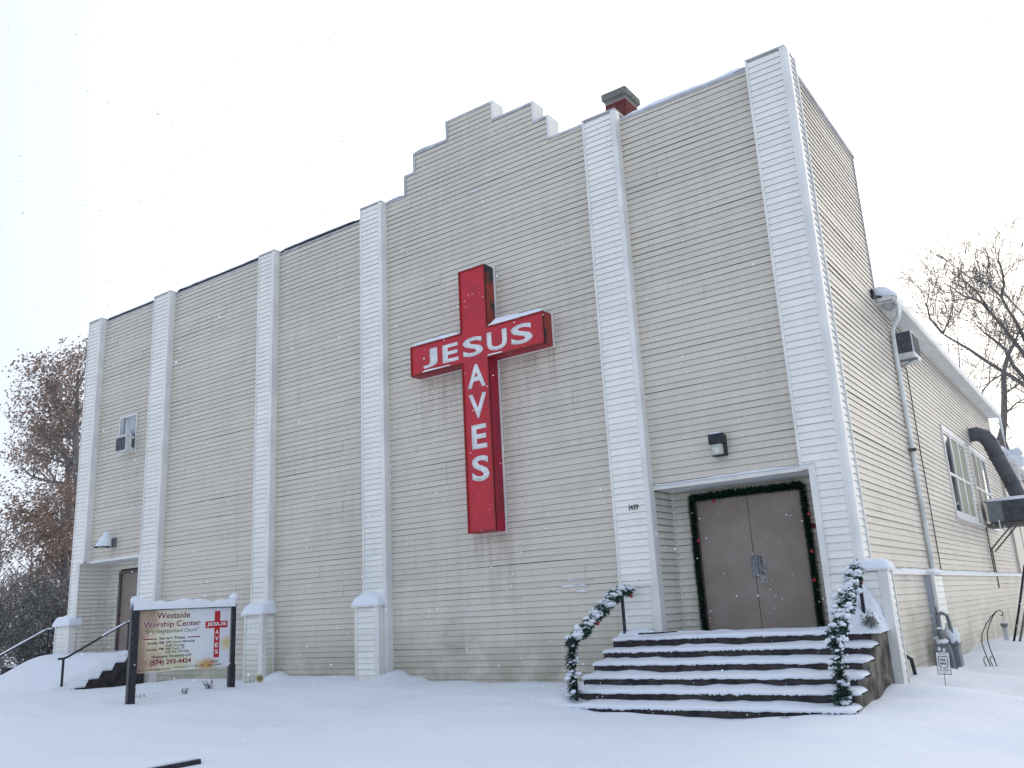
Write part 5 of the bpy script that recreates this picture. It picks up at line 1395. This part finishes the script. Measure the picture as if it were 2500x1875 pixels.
oak('russet-leaved oak standing closest to the left end of the church', -29.3, 6, -.5, [T1,
  ([(-30.0, 6.0, 7.64), (-31.29, 6.0, 8.66), (-32.1, 6.0, 9.35), (-32.92, 6.0, 10.06)], .10, .03), ([(-30.09, 6.0, 8.74), (-30.83, 6.0, 9.22), (-31.47, 6.0, 9.81), (-32.02, 6.0, 10.67), (-32.7, 6.0, 11.3)], .08, .02),
  ([(-30.25, 6.0, 9.42), (-30.84, 6.0, 10.27), (-31.35, 6.0, 10.93), (-31.76, 6.0, 11.6)], .07, .02), ([(-30.2, 6, 9.8), (-29.6, 6, 10.8), (-29.2, 6, 11.6)], .06, .02), ([(-29.5, 6, 5), (-31, 6, 5.6), (-33, 6, 5.7), (-35, 6, 5.2)], .09, .02)], 51, M['bark'], 2, 3, 12)
T2 = [(-29.9, 8, -.5), (-30.1, 8, 3), (-30.9, 8, 6.0), (-31.3, 8.0, 7.6), (-31.6, 8.0, 8.6), (-31.9, 8.0, 9.6), (-32.6, 8.0, 10.5)]
oak('second russet oak with low arching limbs, left of the first', -29.9, 8, -.5, [T2,
  ([(-30.54, 8, 6.78), (-31.76, 7.5, 7.22), (-33.01, 7, 7.48), (-34.36, 6.5, 7.7), (-35.59, 6.0, 8.13), (-36.88, 6.0, 8.7)], .10, .03), ([(-31.2, 8, 7.32), (-31.89, 7.5, 8.01), (-33.04, 7.0, 8.54), (-34.31, 6.5, 9.07)], .09, .02),
  ([(-31.5, 8.0, 8.52), (-32.39, 7.5, 9.39), (-33.37, 7.0, 10.13), (-34.31, 6.5, 10.8)], .08, .02), ([(-30.6, 8, 4.6), (-32.5, 7.5, 5.4), (-34.5, 7, 5.6), (-36.5, 7, 5.0)], .08, .02)], 52, M['bark'], 2, 3, 11)
T3 = [(-35.6, 9, -.5), (-35.8, 9, 3), (-35.9, 9.0, 7.02), (-36.1, 9.0, 8.19), (-36.3, 9.0, 9.0), (-36.8, 9.0, 9.8), (-37.4, 9.0, 10.3)]
oak('russet oak at the left edge with a straight stem', -35.6, 9, -.5, [T3, ([(-35.9, 9, 5), (-37.5, 9, 6.4), (-39, 9, 7.5)], .09, .02), ([(-35.9, 9, 6), (-34.6, 9, 7.4), (-33.8, 9, 8.6)], .08, .02), ([(-36, 9, 7.2), (-37.6, 9, 8.6), (-38.8, 9, 9.6)], .08, .02), ([(-35.8, 9, 4), (-34.2, 9, 4.9), (-32.6, 9, 5.4)], .07, .02)], 53, M['bark'], 2, 4, 11)
T4 = [(-27.8, 5, -.5), (-27.8, 5, 1.5), (-28.0, 5, 2.6), (-28.3, 5, 3.6), (-28.6, 5, 4.8), (-28.9, 5, 5.8)]
oak('small tan-leaved young oak behind the left handrail', -27.8, 5, -.5, [T4, ([(-28, 5, 2.4), (-29.5, 5, 3.4), (-31, 5, 3.9), (-32.5, 5, 4.1)], .05, .02), ([(-28.1, 5, 3), (-29.6, 5, 4.4), (-31.2, 5, 5.2)], .05, .02), ([(-28, 5, 2.8), (-27.2, 5, 3.6), (-26.6, 5, 4.4)], .05, .02)], 54, M['bark'], 5, 4, 11)

# dark snow-dusted shrubs
def shrub(label, x, y, rx, ry, h, seed, nt_, leaf=5200):
    o = thing('shrub', label, 'shrub', (x, y, gz(x, y)), group='snow-dusted shrubs at the left')
    rng = random.Random(seed); z = gz(x, y); b_ = MB(); s_ = MB(); f = MB()
    for k in range(nt_):
        a = rng.uniform(0, 6.28); q = rng.random() ** .5
        top = Vector((x + math.cos(a) * rx * q, y + math.sin(a) * ry * q, z + h * (1 - .55 * q * q) * rng.uniform(.7, 1.05)))
        p = Vector((x + rng.gauss(0, .25), y + rng.gauss(0, .25), z)); m_ = p.lerp(top, .5) + Vector((0, 0, .2))
        b_.tube([p, m_, top], [.02, .012, .004], 3, cap=False)
        for j in range(leaf // nt_):
            c = p.lerp(m_, 0).lerp(top, rng.uniform(.25, 1.0)) + Vector((rng.gauss(0, .16), rng.gauss(0, .16), rng.gauss(0, .12)))
            a_ = Vector((rng.gauss(0, 1), rng.gauss(0, 1), rng.gauss(0, .7))).normalized() * rng.uniform(.05, .10); w_ = a_.orthogonal().normalized() * .022
            f.quad(c - w_, c + w_, c + a_ + w_, c + a_ - w_)
            if rng.random() < .26:
                c2 = c + Vector((0, 0, .02)); r_c = rng.uniform(.02, .05)
                s_.tri(c2 + Vector((-r_c, 0, 0)), c2 + Vector((r_c, -r_c, 0)), c2 + Vector((0, r_c, r_c * .6)))
                s_.tri(c2 + Vector((-r_c, 0, 0)), c2 + Vector((r_c, -r_c, 0)), c2 + Vector((0, -r_c * .2, r_c * 1.2)))
    b_.build('branches', M['bark'], o); q = f.build('foliage', M['bush'], o); q['kind'] = 'stuff'; q = s_.build('leaf_snow', M['snow'], o); q['kind'] = 'stuff'
shrub('dark snow-dusted shrub filling the left edge of the picture', -28.8, 2.2, 2.0, 1.6, 3.9, 1, 130, 9000)
shrub('dark snow-dusted shrub behind the far handrail, beside the church corner', -25.4, 3.4, 1.7, 1.5, 3.7, 2, 110, 7500)
shrub('low twiggy shrub spreading in front of the others below the far handrail', -25.3, .6, 1.6, 1.1, 1.9, 3, 90, 4200)
shrub('tall greyish shrub standing behind the other shrubs', -30.5, 5.2, 2.4, 1.4, 4.8, 4, 110, 8000)

# dark low wall/kerb seen under the far handrail
b_ = MB(); b_.box(-27.5, -21.5, 2.6, 2.8, -.7, .02); tag(b_.build('low_wall', M['concrete']), 'low dark wall topped with snow behind the left steps', 'wall')
sn = MB(); snow_ridge(sn, (-27.5, 2.7, .02), (-21.5, 2.7, .02), .26, .10, 2, .2); sn.build('snow_cap', M['snow'], bpy.data.objects['low_wall'], smooth=True)

# distant wood behind everything, seen as one grey mass at the left
b_ = MB(); rng = random.Random(77)
for k in range(70):
    x = rng.uniform(-150, -75); y = rng.uniform(28, 60); h = rng.uniform(7, 12)
    b_.tube([(x, y, -.5), (x + .3, y, h * .5), (x, y, h)], [.25, .15, .03], 4, cap=False)
    for q in range(26):
        a = rng.uniform(0, 6.28); zz = h * rng.uniform(.3, .9); l_ = rng.uniform(1, 2.6)
        b_.tube([(x, y, zz), (x + math.cos(a) * l_ * .6, y + math.sin(a) * l_ * .6, zz + l_ * .5), (x + math.cos(a) * l_, y + math.sin(a) * l_, zz + l_)], [.07, .05, .02], 3, cap=False)
w = b_.build('distant_wood', M['barkl']); w['kind'] = 'stuff'; w['label'] = 'grey bare wood far behind the left shrubs'; w['category'] = 'wood'

# ------------------------------------------------------------------ falling snow
b_ = MB(); rng = random.Random(9)
for k in range(5200):
    t_ = rng.uniform(3.0, 16); ux = rng.uniform(-.62, .62) * t_; uz = rng.uniform(-.47, .47) * t_
    p = CAM + f_ * t_ + r_ * ux + u_ * uz
    if p.y > -.1 or p.z < -.3 or p.z > 3.2 + 3 * rng.random() ** 3: continue
    r = rng.uniform(.0022, .0048) * (1 if rng.random() > .06 else 1.8)
    d1 = Vector((rng.gauss(0, 1), rng.gauss(0, 1), rng.gauss(0, 1))).normalized() * r; d2 = d1.orthogonal().normalized() * r; d3 = d1.cross(d2).normalized() * r
    n = len(b_.v); b_.v += [tuple(p + q) for q in (d1, -d1, d2, -d2, d3 * .6, -d3 * .6)]
    for f in ((0, 2, 4), (2, 1, 4), (1, 3, 4), (3, 0, 4), (2, 0, 5), (1, 2, 5), (3, 1, 5), (0, 3, 5)): b_.f.append(tuple(n + i for i in f)); b_.m.append(0)
w = b_.build('falling_snow', M['snow']); w['kind'] = 'stuff'; w['label'] = 'fine snowflakes falling in front of the church'; w['category'] = 'snowfall'
